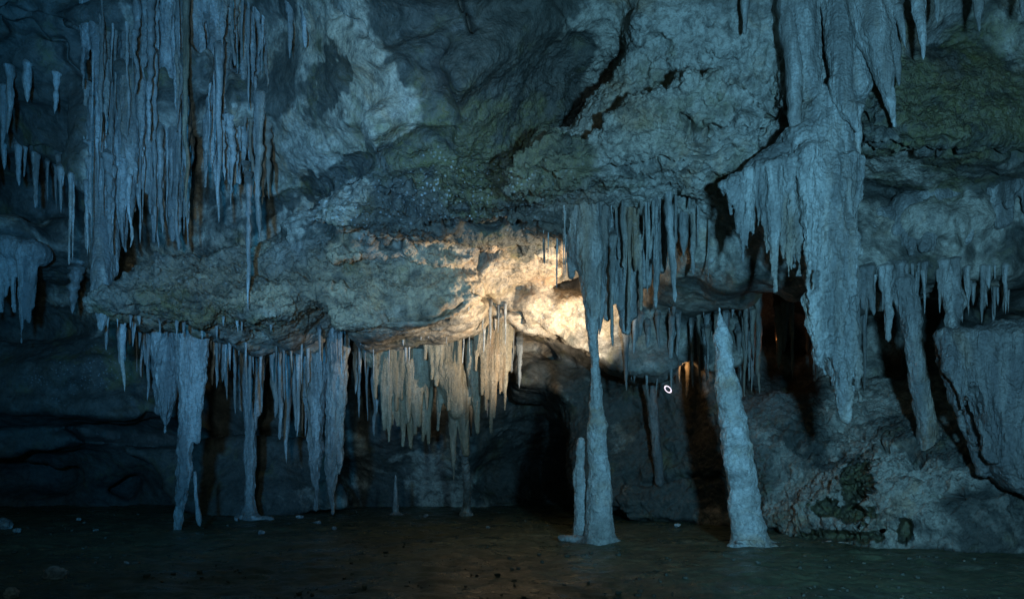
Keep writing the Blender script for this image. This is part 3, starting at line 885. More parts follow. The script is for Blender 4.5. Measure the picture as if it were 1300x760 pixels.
column('stone_column', 'slender straight column with a hanging fluted head, second from the forked column', [
    ((318, 425, 20.5, 16), (319, 470, 20.5, 13)), ((319, 470, 20.5, 13), (318, 540, 20.5, 7.5)), ((318, 540, 20.5, 7.5), (317, 652, 20.5, 6.5)), ((330, 430, 20.5, 8), (328, 525, 20.5, 3)), ((308, 430, 20.5, 7), (306, 520, 20.5, 2)),
    ((317, 648, 20.5, 7), (317, 656, 20.5, 14))], M_FLOW, stretch=2.5, n2=(0.045, 8), voxel=0.04)
column('stalactite_column', 'ragged double stalactite column almost reaching the floor beside the central draperies', [
    ((428, 395, 18.4, 14), (426, 470, 18.4, 13)), ((426, 470, 18.4, 12), (423, 560, 18.4, 10)), ((423, 560, 18.4, 9), (421, 650, 18.4, 3.5)),
    ((405, 405, 18.7, 16), (400, 500, 18.7, 13)), ((400, 500, 18.7, 12), (400, 575, 18.7, 8)), ((400, 575, 18.7, 7), (402, 645, 18.7, 3)),
    ((436, 400, 18.3, 8), (434, 540, 18.3, 4)), ((434, 540, 18.3, 4), (430, 600, 18.3, 2)), ((386, 420, 18.9, 10), (388, 520, 18.9, 3))], M_FLOW, stretch=3, n1=(0.1, 3), n2=(0.07, 9))
for i in range(46):
    x = random.choice([R(180, 260), R(262, 300), R(335, 400), R(335, 440), R(275, 360)])
    lm = np.interp(x, [180, 215, 260, 285, 300, 335, 352, 378, 400, 440], [500, 540, 480, 520, 530, 540, 560, 580, 560, 520])
    y1 = 425 + (lm - 425) * R(0.25, 1)
    stal(x, R(404, 424), y1, R(4, 10), R(17.9, 20.0), 'thin dark stalactite hanging in the shade under the lobed ledge among the columns', GC, lean=R(-2, 2))
stal(365, 440, 588, 13, 19.6, 'longest thin stalactite hanging between the slender column and the ragged double one', lean=-1)
stal(348, 430, 530, 14, 19.8, 'fluted dim stalactite beside the slender straight column', lean=1)

# ---- D: central draperies
column('ochre_drapery', 'wide ochre drapery of fine folds under the warm ledge edge beside the ragged column',
       [((480, 445, 19.6, 22), (535, 425, 19.6, 18), 1.3)] + [((x, 432 + abs(x - 520) * 0.35, 19.4, 7), (x + R(-2, 2), y, 19.4, 2)) for x, y in zip(range(478, 548, 8), (505, 545, 560, 520, 505, 535, 550, 540, 520))]
       + [((x, 480, 19.6, 8), (x + R(-2, 2), R(530, 568), 19.6, 2)) for x in range(496, 545, 8)], M_OCHRE, 'drapery', stretch=3.5, k=0.06, n2=(0.02, 9))
column('ochre_drapery', 'pleated pale ochre drapery hanging from the middle of the warm ledge edge',
       [((545, 405, 19.0, 9), (585, 405, 19.0, 9))] + [((x, 405, 18.9, 5.5), (x + R(-1, 1), y, 18.9, 2.2)) for x, y in zip(range(540, 586, 7), (455, 480, 488, 470, 520, 500, 490))]
       + [((570, 470, 19.2, 20), (582, 520, 19.2, 14)), ((585, 500, 19.2, 12), (592, 575, 19.2, 4)), ((600, 440, 19.2, 12), (606, 548, 19.2, 3)), ((560, 480, 19.2, 6), (556, 545, 19.2, 2)), ((575, 510, 19.2, 6), (576, 610, 19.2, 1.6))],
       M_OCHRE, 'drapery', stretch=3.5, k=0.05, n2=(0.02, 9))
column('ochre_drapery', 'narrow ochre drapery ending in long points, nearest to the dark hollow',
       [((608, 405, 18.8, 10), (645, 405, 18.8, 10))] + [((x, 405, 18.7, 5.5), (x + R(-1, 1) - 1, y, 18.7, 1.6)) for x, y in zip(range(606, 652, 6), (470, 500, 520, 548, 530, 500, 520, 470))],
       M_OCHRE, 'drapery', stretch=3.5, k=0.05, n2=(0.02, 9))
for x in range(450, 640, 9):
    stal(x + R(-3, 3), 402 - max(0, x - 560) * 0.2, R(415, 440), R(3, 6), R(17.4, 18.4), 'tiny ochre icicle of stone along the warm edge of the ledge', 'icicles along the warm ledge edge', mat=M_OCHRE)
for x in range(448, 660, 8):
    stal(x + R(-3, 3), R(425, 470), R(490, 560) if x < 620 else R(470, 500), R(4, 9), R(19.8, 21), 'dim stalactite behind the ochre draperies', 'stalactites behind the ochre draperies', lean=R(-2, 2))
column('thin_column', 'thin crooked column from the pleated drapery down to the floor', [((590, 545, 19.3, 6), (589, 575, 19.5, 5)), ((589, 575, 19.5, 5), (593, 610, 20.5, 4.5)), ((593, 610, 20.5, 4.5), (592, 645, 21.5, 5)), ((592, 645, 21.5, 5), (592, 652, 21.5, 9))], M_DRIP, n1=(0.03, 3), n2=(0.03, 9))
o = tube('stalagmite', [(502, 602, 21.5, 3), (502, 630, 21.5, 6), (502, 650, 21.5, 9), (502, 654, 21.5, 26)][::-1], M_DRIP)
tag(o, 'small slim stalagmite on the floor before the far wall', 'stalagmite')

# ---- E: below the hanging block, main column
main = empty('giant_column', P(757, 690, 14.4))
tag(main, 'tallest column, a long stalactite drapery joined to a pale stalagmite standing on the floor', 'column')
formation('stalactite', [((718, 225, 14.3, 18), (738, 330, 14.3, 14)), ((740, 225, 14.2, 22), (748, 330, 14.2, 18)), ((748, 330, 14.2, 16), (752, 400, 14.2, 8.5)), ((752, 400, 14.2, 8.5), (755, 470, 14.3, 5.5)), ((755, 470, 14.3, 5.5), (757, 520, 14.4, 7.5)),
                        ((762, 230, 14.4, 14), (762, 330, 14.4, 11)), ((762, 330, 14.4, 10), (761, 425, 14.4, 2)), ((712, 228, 14.3, 10), (726, 350, 14.3, 3)), ((738, 240, 14.05, 7), (748, 380, 14.1, 4)), ((752, 240, 14.05, 6), (756, 360, 14.1, 4))],
          M_FLOW, parent=main, stretch=3, k=0.06, n1=(0.07, 2.5), n2=(0.035, 9))
formation('stalagmite', [((757, 505, 14.4, 7), (758, 540, 14.4, 11)), ((758, 540, 14.4, 11), (761, 625, 14.4, 14)), ((761, 625, 14.4, 14), (761, 670, 14.4, 16)), ((752, 515, 14.4, 3), (753, 640, 14.4, 7)), ((761, 665, 14.4, 15), (760, 690, 14.4, 24)), ((745, 690, 14.3, 6), (785, 690, 14.3, 6))],
          M_MILK, parent=main, n1=(0.06, 2.4), n2=(0.03, 8), n3=(0.014, 22), stretch=2, voxel=0.03)
column('short_column', 'short blunt pale stalagmite standing against the tallest column', [((738, 560, 14.7, 5), (736, 600, 14.7, 8)), ((736, 600, 14.7, 8), (738, 670, 14.7, 9)), ((738, 668, 14.7, 9), (737, 689, 14.7, 15))], M_MILK, 'stalagmite', n1=(0.05, 2.4), n2=(0.035, 8), n3=(0.014, 22), stretch=2, voxel=0.03)
cs = []
for x in range(706, 925, 8):
    y0 = 232 + R(-6, 6)
    lm = np.interp(x, [706, 740, 780, 800, 840, 880, 925], [300, 360, 440, 400, 350, 335, 330])
    cs.append(((x, y0 - 18, 14.75 + R(-0.15, 0.15), R(7, 11)), (x + R(-4, 4), y0 + (lm - y0) * R(0.45, 1), 14.75 + R(-0.15, 0.15), R(2, 4))))
for x, y0, y1, r in ((790, 260, 420, 16), (800, 250, 400, 14), (815, 250, 360, 16), (885, 240, 320, 14)):
    cs.append(((x, y0, 14.8, r), (x + 4, y1, 14.85, r * 0.4)))
column('grey_drapery', 'dark grey drapery of fused stalactites under the huge pale rock beside the tallest column', cs, M_FLOW, 'drapery', stretch=3, k=0.1, voxel=0.045, n1=(0.07, 2.5), n2=(0.05, 8))
GE = 'hangers below the huge pale rock'
spec = [(783, 245, 330, 9), (792, 250, 340, 12), (800, 255, 420, 8), (808, 245, 345, 14), (820, 245, 330, 16), (828, 250, 318, 12), (869, 235, 322, 18), (880, 240, 348, 10), (893, 240, 300, 8), (778, 300, 440, 10), (812, 300, 395, 9), (832, 285, 392, 12), (902, 236, 290, 9), (858, 240, 300, 7)]
for x, y0, y1, w in spec:
    stal(x, y0, y1, w, R(14.2, 14.7), 'grey blue stalactite under the huge pale rock between the tallest column and the toothed mass', GE, lean=R(-2, 3), mat=M_FLOW)
stal(843, 212, 384, 15, 13.9, 'longest bluish stalactite hanging alone from the crack below the huge pale rock', lean=15)
for i in range(34):
    x = R(782, 935)
    y0 = R(318, 350)
    stal(x, y0, y0 + R(20, 75), R(4, 10), R(16.6, 17.4), 'small dark stalactite in the row behind the longest bluish one', 'row behind the longest bluish stalactite', lean=R(-2, 2), mat=M_FLOW)
for i in range(30):
    x = R(775, 960)
    y0 = R(395, 425)
    stal(x, y0, R(450, 505), R(4, 9), R(17.0, 17.7), 'dark stalactite low in the row hanging before the lamp', 'low row before the lamp', lean=R(-3, 3), mat=M_FLOW)
for x, y0, y1, w in ((863, 430, 486, 7), (872, 430, 505, 8), (838, 430, 478, 6), (856, 440, 478, 4)):
    stal(x, y0, y1, w, 18.4, 'stalactite glowing orange close beside the small ring lamp', 'orange lit stalactites by the lamp', mat=M_OCHRE)
for i in range(24):
    x = R(940, 1100)
    stal(x, R(360, 400), R(440, 500), R(5, 11), R(17.0, 18.0), 'dark stalactite deep in the shadow behind the toothed hanging mass', 'shadowed hangers behind the toothed mass', mat=M_FLOW)
column('leaning_column', 'dim leaning column against the back wall under the ring lamp', [((815, 440, 18.9, 9), (826, 500, 18.9, 8)), ((826, 500, 18.9, 7), (838, 612, 18.9, 6))], M_GREY, stretch=2, voxel=0.05)

# ---- big stalagmite
sg = empty('tall_stalagmite', P(953, 692, 13.7))
tag(sg, 'lone tall pale stalagmite leaning slightly on the muddy floor', 'stalagmite')
formation('shaft', [((913, 391, 13.7, 1.5), (917, 430, 13.7, 9)), ((917, 430, 13.7, 9), (924, 500, 13.7, 15)), ((924, 500, 13.7, 15), (936, 570, 13.7, 18)), ((936, 570, 13.7, 18), (946, 640, 13.7, 18)), ((946, 640, 13.7, 18), (953, 684, 13.7, 20)),
                    ((926, 560, 13.62, 7), (938, 690, 13.6, 9)), ((950, 672, 13.7, 20), (952, 694, 13.7, 27))], M_MILK, parent=sg, n1=(0.06, 2.2), n2=(0.03, 6), n3=(0.016, 16), voxel=0.028, stretch=1.0)
formation('base', [((930, 694, 13.6, 8), (975, 696, 13.6, 8)), ((960, 696, 13.5, 7), (1000, 697, 13.5, 3))], M_MILK, parent=sg, n1=(0.06, 3), n2=(0.05, 9))
def crust(cx, py, d, w, mat, parent):
    c = []
    for k in range(16):
        a = R(0, 6.28)
        rr = R(0.3, 1.0)
        c.append(((cx + math.cos(a) * w * rr, py, d + math.sin(a) * w * rr * d / FOC, R(2, 7) * (1.3 - rr)), (cx + math.cos(a + 0.4) * w * rr * 0.7, py - 1, d + math.sin(a) * w * rr * 0.7 * d / FOC, R(3, 8) * (1.3 - rr))))
    return formation('crust', c, mat, parent=parent, k=0.1, n1=(0.04, 5), n2=(0.03, 12), voxel=0.03)


crust(760, 684, 14.4, 30, M_MILK, main)
crust(955, 688, 13.7, 36, M_MILK, sg)
formation('stone_slab', [((712, 681, 14.6, 4), (740, 686, 14.4, 6)), ((735, 690, 14.3, 4), (775, 688, 14.3, 5))], M_STONE)
tag(bpy.data.objects['stone_slab'], 'flat pale stone lying at the foot of the tallest column', 'stone')

# ---- G: upper right curtain
G5 = 'stalactites of the upper right ceiling'
gl = [
    (945, -25, 46, 13, 12.2, 0, 'stubby pale stalactite at the top edge above the huge rock, apart from the others'),
    (996, -25, 208, 24, 12.05, 20, 'long straight stalactite lying against the huge rock face, reaching lowest of its neighbours'),
    (1024, -25, 176, 15, 12.05, 21, 'long thin stalactite ending above the toothed hanging mass'),
    (1049, -25, 108, 14, 12.05, 12, 'medium stalactite between the long thin one and the great blue cone'),
    (1088, 140, 199, 13, 12.05, 2, 'thin drip spike below the bent flowstone rib, over the toothed mass'),
    (1138, 10, 62, 12, 11.6, 12, 'small stalactite just right of the great blue cone'),
    (1160, -25, 76, 16, 11.5, 12, 'sharp blue stalactite against the olive scarp, second right of the great cone'),
    (1173, -25, 16, 9, 11.5, 3, 'very short stalactite at the top edge next to the sharp blue one'),
    (1188, -25, 29, 11, 11.5, 3, 'short blunt stalactite at the top edge over the olive scarp'),
    (1238, -25, 41, 15, 11.4, 7, 'lone short stalactite over the middle of the olive scarp'),
    (1296, -25, 24, 10, 11.3, 3, 'short stalactite in the top corner of the olive scarp'),
    (1134, 20, 110, 16, 11.9, 5, 'stalactite hugging the edge of the great blue cone'),
]
for x, y0, y1, w, d, ln, lb in gl:
    stal(x, y0, y1, w, d, lb, lean=ln, seg=10)
column('great_stalactite', 'great blue cone shaped stalactite with a sharp tip, largest at the top edge', [((1082, -30, 11.7, 22), (1108, 40, 11.6, 20)), ((1108, 40, 11.6, 19), (1122, 95, 11.6, 11)), ((1122, 95, 11.6, 10), (1136, 160, 11.6, 2.2)), ((1120, -30, 11.8, 18), (1128, 60, 11.7, 8))], M_DRIP, 'stalactite', stretch=3)
column('flowstone_rib', 'bent flowstone rib running down the huge rock to a dripping spike', [((1062, -20, 12.0, 20), (1066, 60, 11.9, 16)), ((1066, 60, 11.9, 14), (1070, 125, 11.8, 12)), ((1060, 105, 11.8, 8), (1078, 140, 11.7, 9)), ((1078, 140, 11.7, 9), (1089, 165, 11.7, 4)), ((1092, 10, 12.0, 16), (1090, 110, 12.0, 16)), ((1010, -20, 12.1, 26), (1030, 120, 12.1, 14))], M_FLOW, 'flowstone', stretch=3)

# ---- H: toothed hanging mass
tm = empty('toothed_mass', P(1040, 170, 12.3))
tag(tm, 'massive hanging flowstone with a toothed side lobe and a blunt lower tip', 'flowstone')
flutes = [(x, 185 + abs(x - 1045) * 0.5, R(11.75, 12.1), R(7, 12), np.interp(x, [1000, 1015, 1030, 1045, 1060, 1072, 1086], [330, 372, 430, 455, 480, 440, 345]) * R(0.9, 1.0)) for x in range(1000, 1090, 8)]
formation('body', [((1045, 150, 12.3, 34), (1050, 240, 12.15, 36)), ((1050, 240, 12.15, 35), (1052, 340, 12.15, 27)), ((1052, 340, 12.15, 27), (1056, 420, 12.1, 23)), ((1056, 420, 12.1, 22), (1066, 470, 12.05, 11)), ((1066, 465, 12.0, 11), (1072, 500, 12.0, 11)), ((1072, 500, 12.0, 10), (1074, 529, 12.0, 8)),
                   ((1015, 190, 12.2, 30), (1028, 290, 12.1, 14)), ((1078, 180, 12.2, 11), (1071, 300, 11.95, 7)), ((1071, 300, 11.95, 7), (1066, 354, 11.95, 1.5)), ((1078, 400, 11.95, 8), (1085, 450, 11.9, 6)), ((1085, 450, 11.9, 6), (1092, 511, 11.9, 1.5)),
                   ((1030, 380, 12.0, 14), (1040, 445, 12.0, 8)), ((1040, 445, 12.0, 7), (1048, 475, 12.0, 2)), ((1078, 380, 12.0, 10), (1082, 420, 12.0, 9))]
          + [((x, y0, d, r), (x + R(-3, 5), y1, d + 0.1, 2)) for x, y0, d, r, y1 in flutes], M_FLOW, parent=tm, stretch=2.4, k=0.06, n1=(0.12, 2.4), n2=(0.06, 7), n3=(0.03, 18), voxel=0.036)
teeth = [(923, 283, 5), (936, 345, 7), (947, 310, 6), (955, 326, 7), (965, 331, 9), (974, 300, 8), (984, 376, 9), (994, 350, 8), (1002, 366, 7), (1010, 330, 8), (928, 260, 6)]
lob = []
for x in range(919, 1016, 6):
    yt = np.interp(x, [919, 960, 1015], [236, 215, 200])
    ye = np.interp(x, [919, 930, 940, 965, 985, 1000, 1015], [262, 290, 345, 325, 372, 365, 335]) * R(0.86, 1.0)
    lob.append(((x, yt, 12.15 - R(0, 0.25), R(6, 10)), (x + R(-1, 4), ye, 12.15 - R(0, 0.15), R(1.2, 2.5))))
formation('side_lobe', [((928, 232, 12.3, 9), (985, 205, 12.25, 18)), ((985, 205, 12.25, 20), (1012, 205, 12.2, 24))] + lob, M_FLOW, parent=tm, stretch=2.5, k=0.03, n1=(0.06, 3), n2=(0.035, 9), voxel=0.03)

# ---- I: right wall draperies and hangers
GI = 'hangers on the far right wall'
for i in range(26):
    x = R(1085, 1215)
    y0 = np.interp(x, [1085, 1150, 1215], [362, 356, 350])
    stal(x, y0 - 20, y0 + 12 + 85 * R(0, 1) ** 1.6, R(4, 14), None, 'stalactite fringing the dark gap between the toothed mass and the flowstone block', GI, lean=R(-2, 4), mat=M_FLOW)
cs = []
for x in range(1095, 1400, 9):
    y0 = np.interp(x, [1095, 1160, 1220, 1300, 1400], [300, 262, 246, 224, 205])
    dd = depth_at(x, y0)
    cs.append(((x + R(-2, 2), y0 - 6 + R(-8, 4), dd + 0.32, R(8, 12)), (x + R(-4, 4), y0 + R(14, 66), dd + R(0, 0.15), R(2, 6))))
FOLDS = cs
for i in range(16):
    x = R(1215, 1285)
    stal(x, R(355, 366), R(378, 412), R(3, 6), R(14.4, 15.2), 'little stalactite inside the small black window above the flowstone block', 'stalactites in the small black window', rings=10)
column('stone_column', 'grey leaning column before the dark gap next to the flowstone block', [((1146, 360, 14.2, 14), (1158, 410, 14.2, 11)), ((1158, 410, 14.2, 11), (1166, 480, 14.3, 10.5)), ((1166, 480, 14.3, 10.5), (1177, 546, 14.4, 11)), ((1177, 546, 14.4, 11), (1190, 640, 14.5, 15))], M_FLOW, stretch=2)
column('fold_drapery', 'row of soft pale drapery folds on the rock face below the olive scarp', FOLDS, M_FLOW, 'drapery', stretch=2.5, k=0.15, voxel=0.045)
column('stone_column', 'pale swelling column under the folds, beside the small black window', [((1205, 345, 14.2, 12), (1212, 385, 14.1, 11)), ((1212, 385, 14.1, 11), (1208, 425, 14.0, 7))], M_FLOW, stretch=2)


def carve(G, ax):
    x, y, zz = np.meshgrid(*ax, indexing='ij')
    for a, b, r in (((1246, 485, 12.0), (1262, 565, 12.0), 5), ((1234, 500, 12.0), (1243, 560, 12.0), 4)):
        pa, pb = P(*a), P(*b)
        e = pb - pa
        t = np.clip(((x - pa[0]) * e[0] + (zz - pa[2]) * e[2]) / (e[0] ** 2 + e[2] ** 2), 0, 1)
        d = np.hypot(x - pa[0] - e[0] * t, zz - pa[2] - e[2] * t) - r * 12 / FOC * np.sin(np.clip(t, 0.05, 0.95) * math.pi)
        G = np.where(y < 12.9, smax(G, -d.astype(np.float32), 0.06), G)
    return G


column('flowstone_block', 'large dark flowstone block with a flat top and slits at its lower edge', [
    ((1215, 440, 12.9, 24), (1330, 435, 12.6, 34)), ((1222, 445, 12.7, 26), (1262, 560, 12.4, 24)), ((1270, 450, 12.6, 36), (1310, 580, 12.2, 50)), ((1340, 440, 12.4, 40), (1380, 600, 12.0, 70)), ((1250, 440, 12.8, 26), (1290, 600, 12.4, 26)),
    ((1198, 432, 12.7, 12), (1228, 540, 12.6, 7)), ((1228, 540, 12.6, 7), (1246, 600, 12.5, 7)), ((1210, 432, 12.5, 10), (1236, 520, 12.4, 8)), ((1290, 430, 12.1, 16), (1330, 620, 11.9, 20))] + [((x, 424, 12.48 - (x - 1195) * 0.0035, R(5, 10)), (x + R(30, 50), R(520, 605), 12.14 - (x - 1195) * 0.004, R(3, 9))) for x in range(1192, 1330, 11)],
    M_GREY, 'flowstone', stretch=2.2, k=0.09, n1=(0.12, 2.2), n2=(0.05, 7), n3=(0.025, 18), voxel=0.045, extra=carve)

GD = 'hangers under the lobed ledge'
for i in range(90):
    x = R(150, 440)
    lm = np.interp(x, [150, 215, 260, 285, 300, 335, 352, 378, 400, 440], [470, 530, 470, 500, 500, 520, 540, 560, 540, 500])
    stal(x, R(404, 424), 425 + (lm - 425) * R(0.1, 0.9), R(2.5, 6), R(17.2, 20.5), 'thin dark stalactite hanging in the shade under the lobed ledge among the columns', GC, lean=R(-2, 2))
for i in range(50):
    x = R(445, 655)
    y0 = np.interp(x, [445, 560, 600, 655], [402, 400, 380, 408])
    stal(x, y0, y0 + R(20, 95), R(2.5, 6), R(18.4, 20.2), 'dim stalactite behind the ochre draperies', 'stalactites behind the ochre draperies', lean=R(-2, 2), mat=M_OCHRE)
for i in range(34):
    x = random.choice([R(1085, 1300), R(1095, 1130), R(1190, 1215), R(1225, 1275)])
    y0 = np.interp(x, [1085, 1150, 1215, 1300], [362, 356, 350, 345])
    stal(x, y0 - 10, y0 + 6 + 60 * R(0, 1) ** 2, R(2.5, 7), None, 'stalactite fringing the dark gap between the toothed mass and the flowstone block', GI, lean=R(-2, 3), mat=M_FLOW)
for i in range(56):
    x = random.choice([R(690, 940), R(775, 835), R(690, 730), R(815, 850)])
    stal(x, R(214, 260), 265 + 110 * R(0, 1) ** 1.7, R(2.5, 6), R(13.9, 14.9), 'grey blue stalactite under the huge pale rock between the tallest column and the toothed mass', GE, lean=R(-2, 2), mat=M_FLOW)
for i in range(40):
    x = R(400, 700)
    stal(x, None, None, R(2, 4), None, 'tiny stalactite tooth along the lower edge of the lobed ledge', 'teeth along the lobed ledge') if False else None

# grit and broken bits of stone on the mud, beyond counting
gr = np.random.default_rng(5)
GV, GQ = [], []
box = np.array([(-1, -1, -1), (1, -1, -1), (1, 1, -1), (-1, 1, -1), (-1, -1, 1), (1, -1, 1), (1, 1, 1), (-1, 1, 1)], float)
bq = np.array([(3, 2, 1, 0), (4, 5, 6, 7), (0, 1, 5, 4), (1, 2, 6, 5), (2, 3, 7, 6), (3, 0, 4, 7)])
for i in range(2600):
    yy = 7.5 + 17 * gr.random() ** 1.5
    xx = (gr.random() * 2 - 1) * yy * 0.8
    if gnoise(np.array([[xx, yy, 0.0]]), 0.5, 90)[0] < -0.05:
        continue
    r = 0.008 + 0.03 * gr.random() ** 4
    v = box * (r * (0.5 + gr.random(3))) * (0.55 + 0.6 * gr.random((8, 1))) + gr.normal(size=(8, 3)) * r * 0.2
    th = gr.random() * 6.28
    v = v @ np.array([[math.cos(th), -math.sin(th), 0], [math.sin(th), math.cos(th), 0], [0, 0, 0.7]])
    gi = int(np.clip(np.searchsorted(gx, xx), 0, len(gx) - 1)) * len(gy) + int(np.clip(np.searchsorted(gy, yy), 0, len(gy) - 1))
    GV.append(v + [xx, yy, pts[gi, 2] + r * 0.3])
    GQ.append(bq + 8 * (len(GV) - 1))
o = make_obj('gravel', np.concatenate(GV), np.concatenate(GQ), M_GRIT)
tag(o, 'fine grit and broken bits of stone scattered over the dark mud', 'gravel')
o['kind'] = 'stuff'

# ---- past 296 hangers the smallest become one fringe
HUNG.sort(key=lambda o: -o['area'])
rest = HUNG[296:]
RV, RQ, off = [], [], 0
for o in rest:
    me = o.data
    v = np.empty(len(me.vertices) * 3, np.float32)
    me.vertices.foreach_get('co', v)
    q = np.empty(len(me.loops), np.int32)
    me.loops.foreach_get('vertex_index', q)
    RV.append(v.reshape(-1, 3) + np.array(o.location))
    RQ.append(q.reshape(-1, 4) + off)
    off += len(RV[-1])
    bpy.data.objects.remove(o)
if rest:
    o = make_obj('stalactite_fringe', np.concatenate(RV), np.concatenate(RQ), M_DRIP)
    tag(o, 'countless tiny grey stalactites fringing the ledges and ceiling all over the cave', 'stalactites')
    o['kind'] = 'stuff'
for o in HUNG[:296]:
    del o['area']

# ---- stones on the floor
def stone(px, py, w, h, label, group=None):
    d = min(EYE * FOC / (py - HOR), 26)
    o = formation('stone', [((px - w * 0.25, py - h * 0.35, d, h * 0.5), (px + w * 0.25, py - h * 0.3, d, h * 0.45)), ((px, py - h * 0.5, d, h * 0.45), (px + w * 0.1, py - h * 0.2, d, h * 0.5))], M_STONE,
                  voxel=0.018, k=0.03, n1=(0.05, 6), n2=(0.03, 14), n3=(0.01, 30))
    tag(o, label, 'stone', group)


stone(70, 733, 32, 15, 'largest pale stone lying on the mud near the corner of the floor')
stone(14, 757, 18, 12, 'small pale stone at the very corner of the floor')
stone(3, 670, 22, 14, 'pale stone at the edge of the floor below the dark arch')
stone(380, 657, 12, 4, 'small flat bluish stone on the floor between the slender and ragged columns')
stone(402, 664, 16, 4, 'flat grey stone on the floor below the ragged double column')
for x, y in ((22, 674), (100, 660), (122, 675), (160, 715), (332, 677), (460, 704), (446, 730), (495, 724), (300, 660), (620, 670), (540, 656), (425, 671), (860, 668)):
    stone(x, y, R(6, 11), R(3, 5), 'tiny pebble scattered on the dark muddy floor', 'pebbles on the mud')
formation('stone_slab', [((300, 657, 20.3, 4), (345, 659, 20.3, 4))], M_STONE, n2=(0.03, 9))
tag(bpy.data.objects['stone_slab.001'], 'flat stone crust at the foot of the slender straight column', 'stone')
formation('stone_slab', [((492, 655, 21.4, 3), (525, 656, 21.4, 2.5))], M_STONE, n2=(0.03, 9))
tag(bpy.data.objects['stone_slab.002'], 'flat pale stone by the small slim stalagmite', 'stone')

# ------------------------------------------------------------------ lamp in the photo: small ring lamp
def simple_mat(name, col, rough=0.5, emit=None, st=0):
    m = bpy.data.materials.new(name)
    m.use_nodes = True
    b = m.node_tree.nodes['Principled BSDF']
    n = m.node_tree.nodes.new('ShaderNodeTexNoise')
    n.inputs['Scale'].default_value = 60
    r = m.node_tree.nodes.new('ShaderNodeMapRange')
    r.inputs['To Min'].default_value, r.inputs['To Max'].default_value = rough - 0.1, rough + 0.1
    m.node_tree.links.new(n.outputs['Fac'], r.inputs['Value'])
    m.node_tree.links.new(r.outputs[0], b.inputs['Roughness'])
    b.inputs['Base Color'].default_value = (*col, 1)
    if emit:
        b.inputs['Emission Color'].default_value = (*emit, 1)
        b.inputs['Emission Strength'].default_value = st
    return m


LP = P(848, 494, 17.0)
import mathutils
lamp = empty('ring_lamp', LP)
tag(lamp, 'small glowing ring lamp with a dark centre hanging before the back wall', 'lamp')
aim = mathutils.Vector((-0.25, -1.0, 0.2)).normalized()
rotm = np.array(aim.to_track_quat('Z', 'Y').to_matrix()) @ np.array(mathutils.Matrix.Rotation(math.radians(40), 3, 'Z'))


def lathe(name, prof, mat, sx=1.0):
    n = 24
    a = np.linspace(0, 2 * math.pi, n, endpoint=False)
    V = np.concatenate([np.stack([np.cos(a) * r * sx, np.sin(a) * r, np.full(n, h)], 1) for r, h in prof])
    k = np.arange(n)
    Q = np.concatenate([np.stack([i * n + k, i * n + (k + 1) % n, (i + 1) * n + (k + 1) % n, (i + 1) * n + k], 1) for i in range(len(prof) - 1)])
    return make_obj(name, V @ rotm.T + LP, Q, mat, parent=lamp, origin=LP)


lathe('housing', [(0.002, -0.16), (0.06, -0.16), (0.085, -0.12), (0.085, 0.0), (0.07, 0.0), (0.065, -0.02), (0.002, -0.02)], simple_mat('lamp housing', (0.02, 0.02, 0.022)), 0.7)
lathe('lens_ring', [(0.082, 0.003), (0.112, 0.003), (0.118, 0.012), (0.11, 0.025), (0.09, 0.025), (0.08, 0.012), (0.082, 0.003)], simple_mat('lamp ring', (0.8, 0.7, 0.75), emit=(1.0, 0.80, 0.84), st=1.1), 0.6)


# ------------------------------------------------------------------ light
def spot(name, loc, target, col, power, angle=60, blend=0.6, size=0.25):
    l = bpy.data.lights.new(name, 'SPOT')
    l.color = col
    l.energy = power
    l.spot_size = math.radians(angle)
    l.spot_blend = blend
    l.shadow_soft_size = size
    o = bpy.data.objects.new(name, l)
    o.location = [float(x) for x in loc]
    o.rotation_euler = (mathutils.Vector(target) - mathutils.Vector(loc)).to_track_quat('-Z', 'Y').to_euler()
    COL.objects.link(o)
    return o


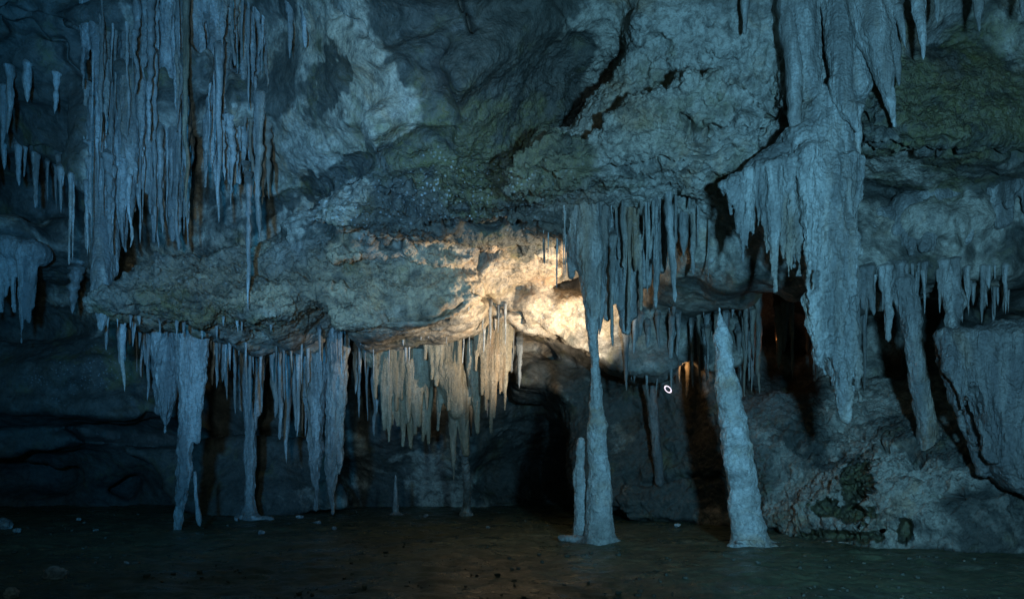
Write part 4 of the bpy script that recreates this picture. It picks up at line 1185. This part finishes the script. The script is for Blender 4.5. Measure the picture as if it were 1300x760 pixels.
spot('cave_floodlight', (-2.9, 1.5, 2.6), P(235, 250, 16), (0.055, 0.42, 1.0), 8600, 72, 1.0)
spot('cave_floodlight', (2.6, 1.2, 2.6), P(1000, 285, 14), (0.20, 0.59, 0.98), 6300, 92, 1.0)
spot('cave_floodlight', (-1.3, 1.0, 2.3), P(400, 290, 15), (0.70, 0.94, 1.0), 2200, 56, 1.0)
spot('warm_lamp', P(772, 480, 15.25), P(640, 330, 18.0), (1.0, 0.87, 0.69), 1900, 106, 0.7, 0.06)
pt = bpy.data.lights.new('ring_lamp_glow', 'POINT')
pt.color, pt.energy, pt.shadow_soft_size = (1.0, 0.58, 0.28), 7, 0.08
po = bpy.data.objects.new('ring_lamp_glow', pt)
po.location = [float(x) for x in P(868, 462, 18.1)]
COL.objects.link(po)
pt = bpy.data.lights.new('amber_lamp', 'POINT')
pt.color, pt.energy, pt.shadow_soft_size = (1.0, 0.38, 0.10), 4.5, 0.08
po = bpy.data.objects.new('amber_lamp', pt)
po.location = [float(x) for x in P(986, 430, 17.4)]
COL.objects.link(po)

w = bpy.data.worlds.new('World')
scene.world = w
w.use_nodes = True
nt = w.node_tree
sky = nt.nodes.new('ShaderNodeTexSky')
sky.sky_type = 'NISHITA'
sky.sun_disc = False
sky.sun_elevation = math.radians(35)
sky.sun_rotation = math.radians(180)
tint = nt.nodes.new('ShaderNodeMix')
tint.data_type, tint.blend_type = 'RGBA', 'MULTIPLY'
tint.inputs[0].default_value = 1.0
tint.inputs[7].default_value = (0.55, 1.0, 0.95, 1)
nt.links.new(sky.outputs[0], tint.inputs[6])
nt.links.new(tint.outputs[2], nt.nodes['Background'].inputs[0])
nt.nodes['Background'].inputs[1].default_value = 0.007

# ------------------------------------------------------------------ camera and view
cam = bpy.data.cameras.new('camera')
cam.sensor_width = 36
cam.lens = 36 * FOC / 1300
cam.shift_y = (HOR - 380) / 1300
cam.clip_end = 200
co = bpy.data.objects.new('camera', cam)
co.location = (0, 0, EYE)
co.rotation_euler = (math.radians(90), 0, 0)
COL.objects.link(co)
scene.camera = co
vs = scene.view_settings
scene.display_settings.display_device = 'sRGB'
vs.view_transform = 'Standard'
vs.look = 'None'
vs.exposure = 0.0
vs.gamma = 1.0
scene.cycles.use_denoising = True
scene.cycles.max_bounces = 4
